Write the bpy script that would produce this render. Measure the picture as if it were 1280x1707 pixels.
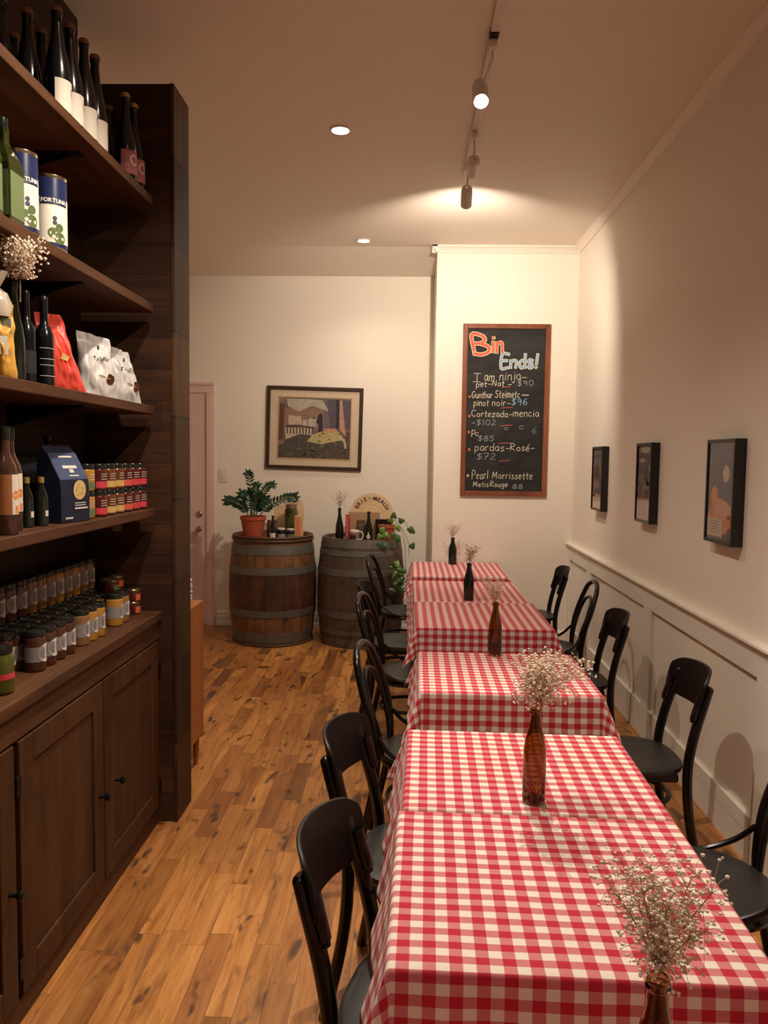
import bpy, bmesh, math, random
from mathutils import noise as mnoise
from mathutils import Vector, Matrix, Euler
random.seed(7)
S = bpy.context.scene
for o in list(bpy.data.objects): bpy.data.objects.remove(o)
COL = S.collection
pi = math.pi

# ------------------------------------------------------------------ camera
cd = bpy.data.cameras.new('camera'); cam = bpy.data.objects.new('camera', cd); COL.objects.link(cam)
YAW, PITCH, ROLL, FPX = -0.031653, -0.070468, 0.0136785, 1282.0
f = Vector((math.sin(YAW)*math.cos(PITCH), math.cos(YAW)*math.cos(PITCH), math.sin(PITCH)))
r0 = Vector((math.cos(YAW), -math.sin(YAW), 0)); u0 = r0.cross(f)
r = r0*math.cos(ROLL)+u0*math.sin(ROLL); u = -r0*math.sin(ROLL)+u0*math.cos(ROLL)
cam.matrix_world = Matrix(((r.x, u.x, -f.x, 0), (r.y, u.y, -f.y, 0), (r.z, u.z, -f.z, 1.68), (0, 0, 0, 1)))
cd.sensor_fit = 'HORIZONTAL'; cd.sensor_width = 36; cd.lens = FPX/1280*36; cd.clip_start = .02
S.camera = cam
# ------------------------------------------------------------------ light and exposure
S.view_settings.view_transform = 'Standard'; S.view_settings.look = 'None'
S.view_settings.gamma = 1; S.view_settings.use_curve_mapping = False
S.view_settings.exposure = 0.55
W = bpy.data.worlds.new('world'); S.world = W; W.use_nodes = True
W.node_tree.nodes['Background'].inputs[0].default_value = (1, .72, .52, 1)
W.node_tree.nodes['Background'].inputs[1].default_value = .02
WARM = (1.0, .85, .69)
def spot(name, loc, aim, power, size, blend, radius=.03, col=WARM):
    l = bpy.data.lights.new(name, 'SPOT'); l.energy = power; l.color = col
    l.spot_size = math.radians(size); l.spot_blend = blend; l.shadow_soft_size = radius
    o = bpy.data.objects.new(name, l); COL.objects.link(o); o.location = loc
    o.rotation_euler = (Vector(aim)-Vector(loc)).to_track_quat('-Z', 'Y').to_euler()
    return o
ZC = 3.536
DOWN = [(-.42, 6.73), (-.42, 4.5), (-.42, 2.26), (-.42, .02), (-.42, -2.2)]
DPOW = [28, 66, 122, 20, 12]
for (x, y), p in zip(DOWN, DPOW): spot('downlight_lamp', (x, y, ZC-.012), (x, y, 0), p, 128, .8, .035)
# track heads: position of the lens, aim, power, cone
HEADS = [((.30, 3.62, 3.30), (.36, 1.7, .75), 150, 76, .6),
         ((.34, 5.08, 3.31), (.42, 6.9, 2.4), 112, 125, .55),
         ((.30, 1.75, 3.30), (-1.25, 2.75, 1.75), 62, 62, .8)]
for p, a, e, s, b in HEADS: spot('track_lamp', p, a, e, s, b, .025)

# ------------------------------------------------------------------ node helper
class N:
    def __init__(s, name, rough=.5, metal=0, spec=.5):
        s.m = bpy.data.materials.new(name); s.m.use_nodes = True; s.t = s.m.node_tree
        s.b = s.t.nodes['Principled BSDF']; s.b.inputs['Roughness'].default_value = rough
        s.b.inputs['Metallic'].default_value = metal; s.b.inputs['Specular IOR Level'].default_value = spec
    def n(s, typ, **kw):
        o = s.t.nodes.new('ShaderNode'+typ)
        for k, v in kw.items(): setattr(o, k, v)
        return o
    def put(s, sock, v):
        if isinstance(v, bpy.types.NodeSocket): s.t.links.new(v, sock)
        else:
            try: sock.default_value = v
            except Exception: sock.default_value = (v[0], v[1], v[2], 1) if len(v) == 3 else v
    def math(s, op, a, b=0, c=0):
        o = s.n('Math', operation=op)
        for i, v in enumerate((a, b, c)): s.put(o.inputs[i], v)
        return o.outputs[0]
    def mix(s, fac, a, b, mode='MIX'):
        o = s.n('Mix', data_type='RGBA', blend_type=mode)
        s.put(o.inputs[0], fac)
        for i, v in ((6, a), (7, b)):
            s.put(o.inputs[i], (*v, 1) if isinstance(v, tuple) and len(v) == 3 else v)
        return o.outputs[2]
    def coord(s, kind='Object'): return s.n('TexCoord').outputs[kind]
    def geo(s): return s.n('NewGeometry').outputs['Position']
    def map(s, vec, scale=(1, 1, 1), rot=(0, 0, 0), loc=(0, 0, 0)):
        o = s.n('Mapping'); s.put(o.inputs[0], vec); o.inputs[1].default_value = loc
        o.inputs[2].default_value = rot; o.inputs[3].default_value = scale; return o.outputs[0]
    def noise(s, vec, scale=5, detail=4, rough=.55, dist=0):
        o = s.n('TexNoise'); s.put(o.inputs['Vector'], vec); o.inputs['Scale'].default_value = scale
        o.inputs['Detail'].default_value = detail; o.inputs['Roughness'].default_value = rough
        o.inputs['Distortion'].default_value = dist; return o.outputs['Fac']
    def ramp(s, fac, stops, interp='LINEAR'):
        o = s.n('ValToRGB'); s.put(o.inputs[0], fac); e = o.color_ramp; e.interpolation = interp
        while len(e.elements) < len(stops): e.elements.new(.5)
        for i, (p, c) in enumerate(stops):
            e.elements[i].position = p; e.elements[i].color = (*c, 1) if len(c) == 3 else c
        return o.outputs[0]
    def white(s, vec):
        o = s.n('TexWhiteNoise', noise_dimensions='3D'); s.put(o.inputs[0], vec); return o.outputs['Value']
    def sep(s, vec):
        o = s.n('SeparateXYZ'); s.put(o.inputs[0], vec); return o.outputs
    def comb(s, x, y, z=0):
        o = s.n('CombineXYZ')
        for i, v in enumerate((x, y, z)): s.put(o.inputs[i], v)
        return o.outputs[0]
    def bump(s, h, strength=.2, dist=.01):
        o = s.n('Bump'); s.put(o.inputs['Height'], h); o.inputs['Strength'].default_value = strength
        o.inputs['Distance'].default_value = dist; s.put(s.b.inputs['Normal'], o.outputs[0])
    def col(s, v): s.put(s.b.inputs['Base Color'], (*v, 1) if isinstance(v, tuple) and len(v) == 3 else v)

def plain(name, col, rough=.5, metal=0, var=.08, scale=30, spec=.5, coat=0):
    k = N(name, rough, metal, spec)
    nz = k.noise(k.coord(), scale, 3)
    a = tuple(c*(1-var) for c in col); b = tuple(min(1, c*(1+var)) for c in col)
    k.col(k.mix(nz, a, b)); k.b.inputs['Coat Weight'].default_value = coat
    return k.m
def wood(name, dark, light, axis='Y', rough=.55, grain=18, plank=None, plankaxis='Z', stretch=.07, spots=0.0, length=1.1):
    k = N(name, rough, 0, .28); P = k.coord()
    sc = {'X': (stretch, 1, 1), 'Y': (1, stretch, 1), 'Z': (1, 1, stretch)}[axis]
    off = None
    if plank:
        x = k.sep(P); ax = 'XYZ'.index(plankaxis); run = 'XYZ'.index(axis)
        row = k.math('FLOOR', k.math('DIVIDE', x[ax], plank))
        sh = k.math('MULTIPLY', k.white(k.comb(row, 3.1, 1.7)), length)
        seg = k.math('FLOOR', k.math('DIVIDE', k.math('ADD', x[run], sh), length))
        rid = k.white(k.comb(row, seg, 5.3))
        off = k.n('VectorMath', operation='ADD'); k.put(off.inputs[0], P)
        k.put(off.inputs[1], k.comb(k.math('MULTIPLY', rid, 7), k.math('MULTIPLY', rid, 9), k.math('MULTIPLY', rid, 5)))
        V = k.map(off.outputs[0], sc)
    else: V = k.map(P, sc)
    a = k.noise(V, grain, 6, .6, .6); b = k.noise(V, grain*4, 3, .7); w = k.noise(k.map(P, tuple((q+.5)/1.5 for q in sc)), 4, 4, .6, 1.2)
    h = k.math('ADD', k.math('MULTIPLY', a, .55), k.math('ADD', k.math('MULTIPLY', b, .2), k.math('MULTIPLY', w, .35)))
    c = k.ramp(h, [(.38, dark), (.70, light)])
    if plank:
        c = k.mix(k.math('MULTIPLY', rid, .72), c, tuple(q*.45 for q in dark))
        fr = k.math('FRACT', k.math('DIVIDE', x[ax], plank))
        gap = k.math('LESS_THAN', k.math('MINIMUM', fr, k.math('SUBTRACT', 1, fr)), .012)
        c = k.mix(k.math('MULTIPLY', gap, .8), c, tuple(q*.2 for q in dark))
    if spots:
        kn = k.noise(k.map(P, tuple((q+1)/2 for q in sc)), 9, 2, .5)
        c = k.mix(k.math('MULTIPLY', k.math('GREATER_THAN', kn, .68), spots), c, tuple(q*.3 for q in dark))
    k.col(c); k.bump(h, .12, .004); return k.m

# ------------------------------------------------------------------ materials
def m_wall(name, base, var=.03):
    k = N(name, .62, 0, .35); nz = k.noise(k.geo(), 1.3, 4); n2 = k.noise(k.geo(), 120, 2)
    k.col(k.mix(nz, tuple(c*(1-var) for c in base), tuple(min(1, c*(1+var)) for c in base)))
    k.bump(n2, .06, .002); return k.m
M = {}
M['wall'] = m_wall('wall_paint', (.86, .79, .69))
M['ceil'] = m_wall('ceiling_paint', (.87, .78, .68))
M['trim'] = m_wall('trim_paint', (.80, .75, .66), .02)
M['door'] = m_wall('pink_door_paint', (.74, .52, .47), .02)
M['dwood'] = wood('shelf_wood', (.028, .0105, .004), (.130, .050, .018), 'Y', .62, 16)
M['dwoodx'] = wood('partition_planks', (.018, .0065, .0025), (.105, .040, .015), 'X', .75, 14, .137, 'Z')
M['dwoodb'] = wood('back_planks', (.016, .006, .0025), (.070, .027, .011), 'Y', .6, 14, .137, 'Z')
M['dwoodz'] = wood('cabinet_wood', (.022, .0085, .003), (.098, .037, .012), 'Z', .6, 12)
M['dwoode'] = wood('partition_edge_wood', (.026, .011, .004), (.125, .054, .021), 'Z', .6, 12, .37, 'Z')
M['teak'] = wood('console_wood', (.30, .10, .03), (.44, .17, .055), 'Z', .4, 14)
M['black'] = plain('black_lacquer', (.004, .003, .003), .26, 0, .2, 20, .4)
M['slab'] = wood('black_stained_plywood', (.0025, .0015, .0015), (.007, .0035, .0035), 'X', .45, 20)
M['seat'] = plain('black_seat', (.009, .0085, .008), .42, 0, .15, 60)
M['seatg'] = plain('grey_green_seat_vinyl', (.030, .034, .029), .5, 0, .15, 60)
M['iron'] = plain('black_iron', (.010, .009, .009), .45, .6)
M['hoop'] = plain('galvanised_hoop', (.155, .150, .132), .55, .55, .35, 14)
M['brass'] = plain('brushed_nickel', (.45, .38, .32), .25, 1)
M['white'] = plain('white_enamel', (.75, .70, .64), .35)
M['ceramic'] = plain('white_ceramic', (.78, .72, .62), .2)
M['terra'] = plain('terracotta', (.42, .085, .035), .75, 0, .15, 12)
M['soil'] = plain('soil', (.03, .018, .01), .95, 0, .5, 60)
M['leafd'] = plain('dark_leaf', (.012, .045, .018), .3, 0, .4, 20)
M['leafl'] = plain('light_leaf', (.12, .24, .04), .4, 0, .45, 14)
M['stem'] = plain('green_stem', (.10, .13, .04), .6)
M['twig'] = plain('dry_stem', (.42, .30, .19), .8)
M['bloom'] = plain('dried_blossom', (.90, .76, .62), .85, 0, .15, 90)
M['bloomp'] = plain('pinkish_dried_blossom', (.72, .54, .43), .85, 0, .2, 90)
M['bgreen'] = plain('dark_green_bottle_glass', (.006, .010, .006), .10, 0, .2, 10, .6)
M['bblack'] = plain('black_bottle_glass', (.0035, .004, .006), .20, 0, .2, 10, .5)
M['wax'] = plain('bottle_top_foil', (.20, .10, .045), .5)
M['label'] = plain('cream_paper_label', (.72, .66, .56), .7)
M['ink'] = plain('black_ink', (.012, .010, .012), .7)
M['redink'] = plain('red_ink', (.42, .03, .03), .7)
M['pink'] = plain('pink_label', (.62, .22, .25), .6)
M['green_l'] = plain('olive_green_label', (.13, .18, .07), .6)
M['oil'] = plain('green_oil_bottle', (.022, .028, .004), .12, 0, .5, 20, .6)
M['can'] = plain('tin_metal', (.70, .60, .42), .22, 1)
M['canw'] = plain('white_can_label', (.80, .75, .66), .3)
M['canb'] = plain('blue_can_label', (.012, .020, .075), .3, 0, .6, 30)
M['olive'] = plain('olive_print', (.09, .13, .03), .5, 0, .5, 60)
M['redbag'] = plain('red_foil_bag', (.72, .07, .045), .32, 0, .12, 12)
M['whitebag'] = plain('white_foil_bag', (.68, .66, .64), .35, 0, .06, 12)
M['greybag'] = plain('grey_foil_bag', (.20, .21, .24), .35, 0, .2, 12)
M['bluetag'] = plain('pale_blue_paper', (.22, .38, .48), .6)
M['bluebag'] = plain('navy_paper_bag', (.004, .010, .035), .6, 0, .2, 12)
M['bluepan'] = plain('blue_paper_panel', (.038, .065, .15), .55, 0, .1, 12)
M['gold'] = plain('gold_cap', (.50, .36, .08), .3, .7)
M['rose'] = plain('amber_rose_drink', (.060, .026, .018), .10, 0, .3, 8, .7)
M['orange'] = plain('orange_label', (.72, .24, .06), .6)
M['clearglass'] = plain('smoky_clear_glass', (.12, .085, .06), .08, 0, .3, 12, .7)
M['jam'] = plain('dark_red_jam', (.08, .012, .012), .12, 0, .4, 30, .6)
M['jamlabel'] = plain('crimson_label', (.62, .045, .07), .5)
M['yellowlabel'] = plain('mustard_label', (.60, .40, .12), .5)
M['lid'] = plain('black_lid', (.020, .021, .018), .22, .4, .2, 40)
M['brown'] = plain('chocolate_spread', (.075, .026, .014), .16, 0, .2, 15)
M['caramel'] = plain('caramel_spread', (.24, .115, .035), .16, 0, .2, 15)
M['mustard'] = plain('mustard_paste', (.42, .21, .035), .18, 0, .15, 15)
M['honey'] = plain('yellow_honey', (.62, .33, .02), .15, 0, .15, 15)
M['tan'] = plain('tan_spread', (.25, .13, .05), .16, 0, .2, 15)
M['band'] = plain('grey_label_band', (.27, .25, .24), .7, 0, .1, 90)
M['badge'] = plain('pale_round_badge', (.66, .62, .58), .7, 0, .22, 60)
M['badgeline'] = plain('grey_badge_line', (.20, .18, .17), .7)
M['tinred'] = plain('coral_label', (.68, .11, .06), .5)
M['tingreen'] = plain('leaf_green_label', (.13, .24, .05), .5)
M['pickle'] = plain('green_pickles', (.07, .075, .010), .15, 0, .5, 30)
M['pasta'] = plain('golden_pasta', (.66, .36, .06), .35, 0, .35, 40)
M['cello'] = plain('crinkled_clear_film', (.55, .48, .38), .15, 0, .5, 30, .8)
M['plywood'] = wood('pale_plywood', (.58, .38, .20), (.76, .55, .33), 'X', .55, 8)
M['card'] = plain('kraft_cardboard', (.42, .25, .14), .8)
M['peach'] = plain('peach_packet', (.72, .34, .19), .6)
M['bookred'] = plain('red_book_spine', (.50, .05, .05), .6)
M['frameblack'] = plain('black_frame', (.010, .008, .008), .35)
M['framewood'] = wood('reddish_frame_wood', (.13, .035, .015), (.30, .10, .045), 'Z', .5, 16)
M['frameb'] = wood('dark_brown_frame', (.030, .015, .010), (.07, .035, .022), 'X', .45, 16)
M['mat'] = plain('cream_mount', (.62, .50, .36), .8)
M['gilt'] = plain('gilt_slip', (.55, .36, .18), .4)
M['chalkr'] = plain('red_chalk', (.66, .13, .10), .95, 0, .25, 150)
M['chalkw'] = plain('cream_chalk', (.66, .60, .45), .95, 0, .35, 150)
M['chalkb'] = plain('blue_chalk', (.22, .42, .60), .95, 0, .25, 150)
M['chalkg'] = plain('grey_blue_chalk', (.32, .36, .38), .95, 0, .4, 150)
M['chalky'] = plain('yellow_chalk', (.78, .66, .34), .95, 0, .2, 150)

def m_board():
    k = N('chalkboard_slate', .75); P = k.map(k.coord(), (1, 1, 3)); a = k.noise(P, 2.2, 5, .6, 1.0)
    b = k.noise(k.map(k.coord(), (3, 1, 14)), 3, 4, .7)
    c = k.ramp(a, [(.42, (.0045, .0045, .005)), (.78, (.030, .030, .030))])
    k.col(k.mix(k.math('MULTIPLY', b, .12), c, (.07, .07, .068))); return k.m
M['slate'] = m_board()
def m_floor():
    k = N('oak_plank_floor', .34, 0, .5); P = k.geo(); x = k.sep(P); w = .084
    row = k.math('FLOOR', k.math('DIVIDE', x[0], w))
    L = .46
    sh = k.math('MULTIPLY', k.white(k.comb(row, 7.7, 1.1)), 3.0)
    yy = k.math('ADD', x[1], sh)
    wob = k.math('MULTIPLY', k.white(k.comb(row, 2.2, k.math('FLOOR', k.math('DIVIDE', yy, L*2)))), .35)
    s = k.math('DIVIDE', k.math('ADD', yy, wob), L); seg = k.math('FLOOR', s)
    rid = k.white(k.comb(row, seg, .5)); r2 = k.white(k.comb(row, seg, 9.5))
    off = k.n('VectorMath', operation='ADD'); k.put(off.inputs[0], P)
    k.put(off.inputs[1], k.comb(k.math('MULTIPLY', rid, 3), k.math('MULTIPLY', r2, 8), k.math('MULTIPLY', rid, 4)))
    O = off.outputs[0]
    g = k.noise(k.map(O, (1, .09, 1)), 26, 5, .6, .8); g2 = k.noise(k.map(O, (1, .05, 1)), 110, 3, .7)
    h = k.math('ADD', k.math('MULTIPLY', g, .7), k.math('MULTIPLY', g2, .3))
    c = k.ramp(h, [(.30, (.24, .090, .022)), (.5, (.46, .21, .060)), (.72, (.62, .33, .110))])
    tone = k.ramp(rid, [(0, (.40, .34, .30)), (.10, (.66, .54, .42)), (.35, (.95, .85, .72)), (.7, (1.1, 1.0, .86)), (1, (1.3, 1.22, 1.1))])
    c = k.mix(1.0, c, tone, 'MULTIPLY')
    red = k.math('MULTIPLY', k.math('GREATER_THAN', r2, .82), .35)
    c = k.mix(red, c, (.22, .06, .025))
    # knots, dark mineral streaks
    kn = k.noise(k.map(O, (1, .38, 1)), 13, 2, .5, .3)
    c = k.mix(k.ramp(kn, [(.61, (0, 0, 0)), (.69, (.85, .85, .85))]), c, (.045, .022, .014))
    st = k.noise(k.map(O, (1, .16, 1)), 10, 4, .65, .9)
    c = k.mix(k.ramp(st, [(.56, (0, 0, 0)), (.72, (.7, .7, .7))]), c, (.075, .040, .026))
    fx = k.math('FRACT', k.math('DIVIDE', x[0], w)); fy = k.math('FRACT', s)
    ex = k.math('LESS_THAN', k.math('MINIMUM', fx, k.math('SUBTRACT', 1, fx)), .014)
    ey = k.math('LESS_THAN', k.math('MINIMUM', fy, k.math('SUBTRACT', 1, fy)), .0025)
    gap = k.math('MAXIMUM', ex, ey)
    c = k.mix(k.math('MULTIPLY', gap, .55), c, (.06, .022, .009))
    k.col(c); k.put(k.b.inputs['Roughness'], k.math('ADD', .28, k.math('MULTIPLY', g, .25)))
    k.bump(k.math('SUBTRACT', h, gap), .12, .002); return k.m
M['floor'] = m_floor()
def m_gingham():
    k = N('red_gingham_cotton', .85, 0, .2); uv = k.sep(k.n('UVMap').outputs[0])
    PX, PY = .0495, .0418
    def stripe(c, p):
        fr = k.math('FRACT', k.math('DIVIDE', c, p)); d = k.math('ABSOLUTE', k.math('SUBTRACT', fr, .5))
        return k.math('SMOOTH_MIN', 1, k.math('MAXIMUM', 0, k.math('ADD', .5, k.math('MULTIPLY', k.math('SUBTRACT', d, .25), 60))), .01)
    a, b = stripe(uv[0], PX), stripe(uv[1], PY)
    red = (.50, .006, .034); white = (.84, .77, .66)
    sm = k.math('MULTIPLY', k.math('ADD', a, b), .5)
    c = k.ramp(sm, [(0, white), (.5, (.62, .20, .225)), (1, red)])
    t = k.noise(k.n('UVMap').outputs[0], 900, 2); c = k.mix(k.math('MULTIPLY', t, .10), c, (.5, .3, .25))
    k.col(c); k.bump(k.noise(k.n('UVMap').outputs[0], 60, 2), .05, .003)
    k.b.inputs['Sheen Weight'].default_value = .1; return k.m
M['gingham'] = m_gingham()
def m_glass(name, col, rough=.03):
    k = N(name, rough); k.b.inputs['Transmission Weight'].default_value = 1; k.b.inputs['IOR'].default_value = 1.45
    nz = k.noise(k.coord(), 6, 2); k.col(k.mix(nz, tuple(c*.85 for c in col), col)); return k.m
M['amber'] = m_glass('amber_glass', (.42, .235, .085)); M['dgreen'] = m_glass('green_glass', (.10, .13, .06))
def m_pane():
    k = N('picture_glass'); g = k.n('BsdfGlossy'); g.inputs['Roughness'].default_value = .03; tr = k.n('BsdfTransparent'); fr = k.n('LayerWeight'); fr.inputs['Blend'].default_value = .5
    nz = k.noise(k.coord(), 5, 2); k.put(g.inputs['Color'], k.mix(nz, (.9, .9, .9), (1, 1, 1))); mx = k.n('MixShader')
    k.put(mx.inputs[0], k.math('ADD', .04, k.math('MULTIPLY', .45, k.math('POWER', fr.outputs['Facing'], 4)))); k.put(mx.inputs[1], tr.outputs[0]); k.put(mx.inputs[2], g.outputs[0])
    k.t.links.new(mx.outputs[0], k.t.nodes['Material Output'].inputs[0]); return k.m
M['glaze'] = m_pane()
def m_barrel(name, top, mid):
    k = N(name, .6); P = k.coord(); x = k.sep(P)
    ang = k.math('ARCTAN2', x[1], x[0]); row = k.math('FLOOR', k.math('MULTIPLY', ang, 28/(2*pi)))
    rid = k.white(k.comb(row, 1.5, 2.5))
    g = k.noise(k.map(P, (1, 1, .12)), 22, 5, .65, .6); st = k.noise(k.map(P, (1, 1, 1.2)), 5, 5, .65, .9)
    band = k.math('ABSOLUTE', k.math('SUBTRACT', x[2], .48))
    c = k.mix(k.ramp(k.math('ADD', band, k.math('MULTIPLY', k.math('SUBTRACT', st, .5), .12)), [(.20, (0, 0, 0)), (.24, (1, 1, 1))]), mid[0], top[0])
    c2 = k.mix(k.ramp(band, [(.20, (0, 0, 0)), (.24, (1, 1, 1))]), mid[1], top[1])
    c = k.mix(k.ramp(k.math('ADD', k.math('MULTIPLY', g, .5), k.math('MULTIPLY', st, .5)), [(.38, (0, 0, 0)), (.66, (1, 1, 1))]), c, c2)
    c = k.mix(k.math('MULTIPLY', rid, .35), c, (.03, .015, .010))
    fr = k.math('FRACT', k.math('MULTIPLY', ang, 28/(2*pi)))
    gap = k.math('LESS_THAN', k.math('MINIMUM', fr, k.math('SUBTRACT', 1, fr)), .03)
    c = k.mix(k.math('MULTIPLY', gap, .7), c, (.012, .006, .004))
    k.col(c); k.bump(g, .15, .004); return k.m
M['barrelA'] = m_barrel('red_oak_barrel_staves', ((.11, .045, .016), (.32, .145, .055)), ((.034, .011, .006), (.17, .055, .023)))
M['barrelB'] = m_barrel('grey_oak_barrel_staves', ((.065, .045, .032), (.16, .115, .080)), ((.052, .035, .024), (.16, .10, .062)))
def emis(name, col, st):
    k = N(name); k.col(col); k.b.inputs['Emission Color'].default_value = (*col, 1); k.b.inputs['Emission Strength'].default_value = st
    nz = k.noise(k.coord(), 3, 1); k.put(k.b.inputs['Emission Strength'], k.math('ADD', st, nz)); return k.m
M['orangep'] = plain('painted_orange', (.50, .20, .06), .6, 0, .3, 40)
M['withy'] = plain('split_withy_hoop', (.085, .035, .015), .6, 0, .6, 20)
M['pinkl'] = plain('rose_art_label', (.50, .17, .18), .6, 0, .5, 60)
M['canb2'] = plain('navy_print', (.015, .02, .07), .4)
M['bloomy'] = M['bloom']
M['rosel'] = plain('orange_brown_label', (.34, .125, .04), .5, 0, .2, 20)
M['honeyc'] = plain('pale_yellow_cutlets', (.66, .50, .20), .5, 0, .3, 50)
M['jam2'] = plain('amber_jam', (.13, .038, .012), .12, 0, .4, 30, .6); M['tinredj'] = plain('coral_jar_label', (.62, .09, .06), .5)
M['goldlid'] = plain('dull_gold_lid', (.28, .21, .10), .3, .8)
M['bloomg'] = plain('grey_dried_flower', (.30, .22, .16), .9)
M['leafm'] = plain('mid_green_leaf', (.045, .12, .03), .35, 0, .4, 14)
M['lamp'] = emis('lamp_lens', (1, .9, .75), 30)

# ------------------------------------------------------------------ mesh builder
class MB:
    def __init__(s): s.v = []; s.f = []; s.mi = []; s.uv = None; s.cur = 0
    def m(s, i): s.cur = i; return s
    def add(s, vs, fs):
        b = len(s.v); s.v += [tuple(q) for q in vs]
        for q in fs: s.f.append([b+i for i in q]); s.mi.append(s.cur)
        return s
    def box(s, x0, y0, z0, x1, y1, z1, mat=None):
        vs = [Vector(p) for p in ((x0, y0, z0), (x1, y0, z0), (x1, y1, z0), (x0, y1, z0), (x0, y0, z1), (x1, y0, z1), (x1, y1, z1), (x0, y1, z1))]
        if mat: vs = [mat @ p for p in vs]
        return s.add(vs, [(0, 3, 2, 1), (4, 5, 6, 7), (0, 1, 5, 4), (1, 2, 6, 5), (2, 3, 7, 6), (3, 0, 4, 7)])
    def lathe(s, prof, n=24, c=(0, 0, 0), mat=None, cap=True, sx=1, sy=1):
        vs = []; fs = []
        for (rr, z) in prof:
            for i in range(n):
                a = 2*pi*i/n; p = Vector((c[0]+rr*math.cos(a)*sx, c[1]+rr*math.sin(a)*sy, c[2]+z)); vs.append(mat @ p if mat else p)
        for j in range(len(prof)-1):
            for i in range(n):
                k = (i+1) % n; fs.append((j*n+i, j*n+k, (j+1)*n+k, (j+1)*n+i))
        if cap:
            fs.append(tuple(range(n-1, -1, -1))); fs.append(tuple((len(prof)-1)*n+i for i in range(n)))
        return s.add(vs, fs)
    def tube(s, pts, rad, n=8, closed=False, cap=True, flat=None, up=(0, 0, 1)):
        pts = [Vector(p) for p in pts]; L = len(pts); vs = []; fs = []
        rads = rad if isinstance(rad, (list, tuple)) else [rad]*L
        prev = None
        for i, p in enumerate(pts):
            t = (pts[(i+1) % L]-pts[i-1]) if (closed or 0 < i < L-1) else (pts[1]-pts[0] if i == 0 else pts[-1]-pts[-2])
            t = t.normalized() if t.length > 1e-9 else Vector((0, 0, 1))
            if flat is not None:
                a = Vector(flat); a = (a-t*a.dot(t)); a = a.normalized() if a.length > 1e-6 else t.orthogonal().normalized()
            else:
                a = (prev-t*prev.dot(t)) if prev is not None else t.orthogonal()
                a = a.normalized() if a.length > 1e-6 else t.orthogonal().normalized()
            prev = a; b = t.cross(a)
            ra = rads[i] if not isinstance(rads[i], tuple) else rads[i][0]; rb = ra if not isinstance(rads[i], tuple) else rads[i][1]
            for k in range(n):
                an = 2*pi*k/n; vs.append(p+a*math.cos(an)*ra+b*math.sin(an)*rb)
        for i in range(L if closed else L-1):
            j = (i+1) % L
            for k in range(n):
                m = (k+1) % n; fs.append((i*n+k, i*n+m, j*n+m, j*n+k))
        if cap and not closed:
            fs.append(tuple(range(n-1, -1, -1))); fs.append(tuple((L-1)*n+k for k in range(n)))
        return s.add(vs, fs)
    def prism(s, poly, h, mat):   # polygon in local xy, extruded along local z, mapped by mat
        n = len(poly); vs = [mat @ Vector((x, y, 0)) for x, y in poly]+[mat @ Vector((x, y, h)) for x, y in poly]
        fs = [tuple(range(n-1, -1, -1)), tuple(range(n, 2*n))]+[(i, (i+1) % n, n+(i+1) % n, n+i) for i in range(n)]
        return s.add(vs, fs)
    def poly(s, pts): return s.add(pts, [tuple(range(len(pts)))])
    def ball(s, c, r, n=6, m=4, sc=(1, 1, 1)):
        vs = [Vector(c)+Vector((0, 0, -r*sc[2]))]; fs = []
        for j in range(1, m):
            t = pi*j/m
            for i in range(n):
                a = 2*pi*i/n; vs.append(Vector(c)+Vector((math.sin(t)*math.cos(a)*r*sc[0], math.sin(t)*math.sin(a)*r*sc[1], -math.cos(t)*r*sc[2])))
        vs.append(Vector(c)+Vector((0, 0, r*sc[2])))
        for i in range(n):
            k = (i+1) % n; fs.append((0, 1+k, 1+i)); fs.append((len(vs)-1, 1+(m-2)*n+i, 1+(m-2)*n+k))
            for j in range(m-2): fs.append((1+j*n+i, 1+j*n+k, 1+(j+1)*n+k, 1+(j+1)*n+i))
        return s.add(vs, fs)
    def cyl_patch(s, r, z0, z1, a0, a1, n=12, c=(0, 0)):   # label band on a cylinder
        vs = []; fs = []
        for i in range(n+1):
            a = a0+(a1-a0)*i/n
            vs += [(c[0]+r*math.cos(a), c[1]+r*math.sin(a), z0), (c[0]+r*math.cos(a), c[1]+r*math.sin(a), z1)]
        for i in range(n): fs.append((2*i, 2*i+2, 2*i+3, 2*i+1))
        return s.add(vs, fs)
    def cyl_disc(s, r, zc, ac, R, n=18, r_in=0.0, wave=0):  # round badge wrapped on a cylinder
        vs = []; fs = []
        for k in range(n):
            t = 2*pi*k/n; q = R*(1+(wave if k % 2 else 0)); a = ac+q*math.cos(t)/r
            vs.append((r*math.cos(a), r*math.sin(a), zc+q*math.sin(t)))
        if r_in:
            for k in range(n):
                t = 2*pi*k/n; a = ac+r_in*math.cos(t)/r; vs.append((r*math.cos(a), r*math.sin(a), zc+r_in*math.sin(t)))
            fs = [(i, (i+1) % n, n+(i+1) % n, n+i) for i in range(n)]
        else:
            vs.append((r*math.cos(ac)*1.002, r*math.sin(ac)*1.002, zc)); fs = [(n, i, (i+1) % n) for i in range(n)]
        return s.add(vs, fs)
    def build(s, name, mats, parent=None, smooth=False, bevel=0, angle=35):
        me = bpy.data.meshes.new(name); me.from_pydata([tuple(q) for q in s.v], [], s.f)
        if not isinstance(mats, (list, tuple)): mats = [mats]
        for mm in mats: me.materials.append(M[mm] if isinstance(mm, str) else mm)
        me.polygons.foreach_set('material_index', s.mi)
        if s.uv:
            l = me.uv_layers.new(name='UVMap')
            for lp in me.loops: l.data[lp.index].uv = s.uv[lp.vertex_index]
        if smooth:
            me.polygons.foreach_set('use_smooth', [True]*len(me.polygons))
            me.set_sharp_from_angle(angle=math.radians(angle))
        me.update()
        o = bpy.data.objects.new(name, me); COL.objects.link(o)
        if parent: o.parent = parent
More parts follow.
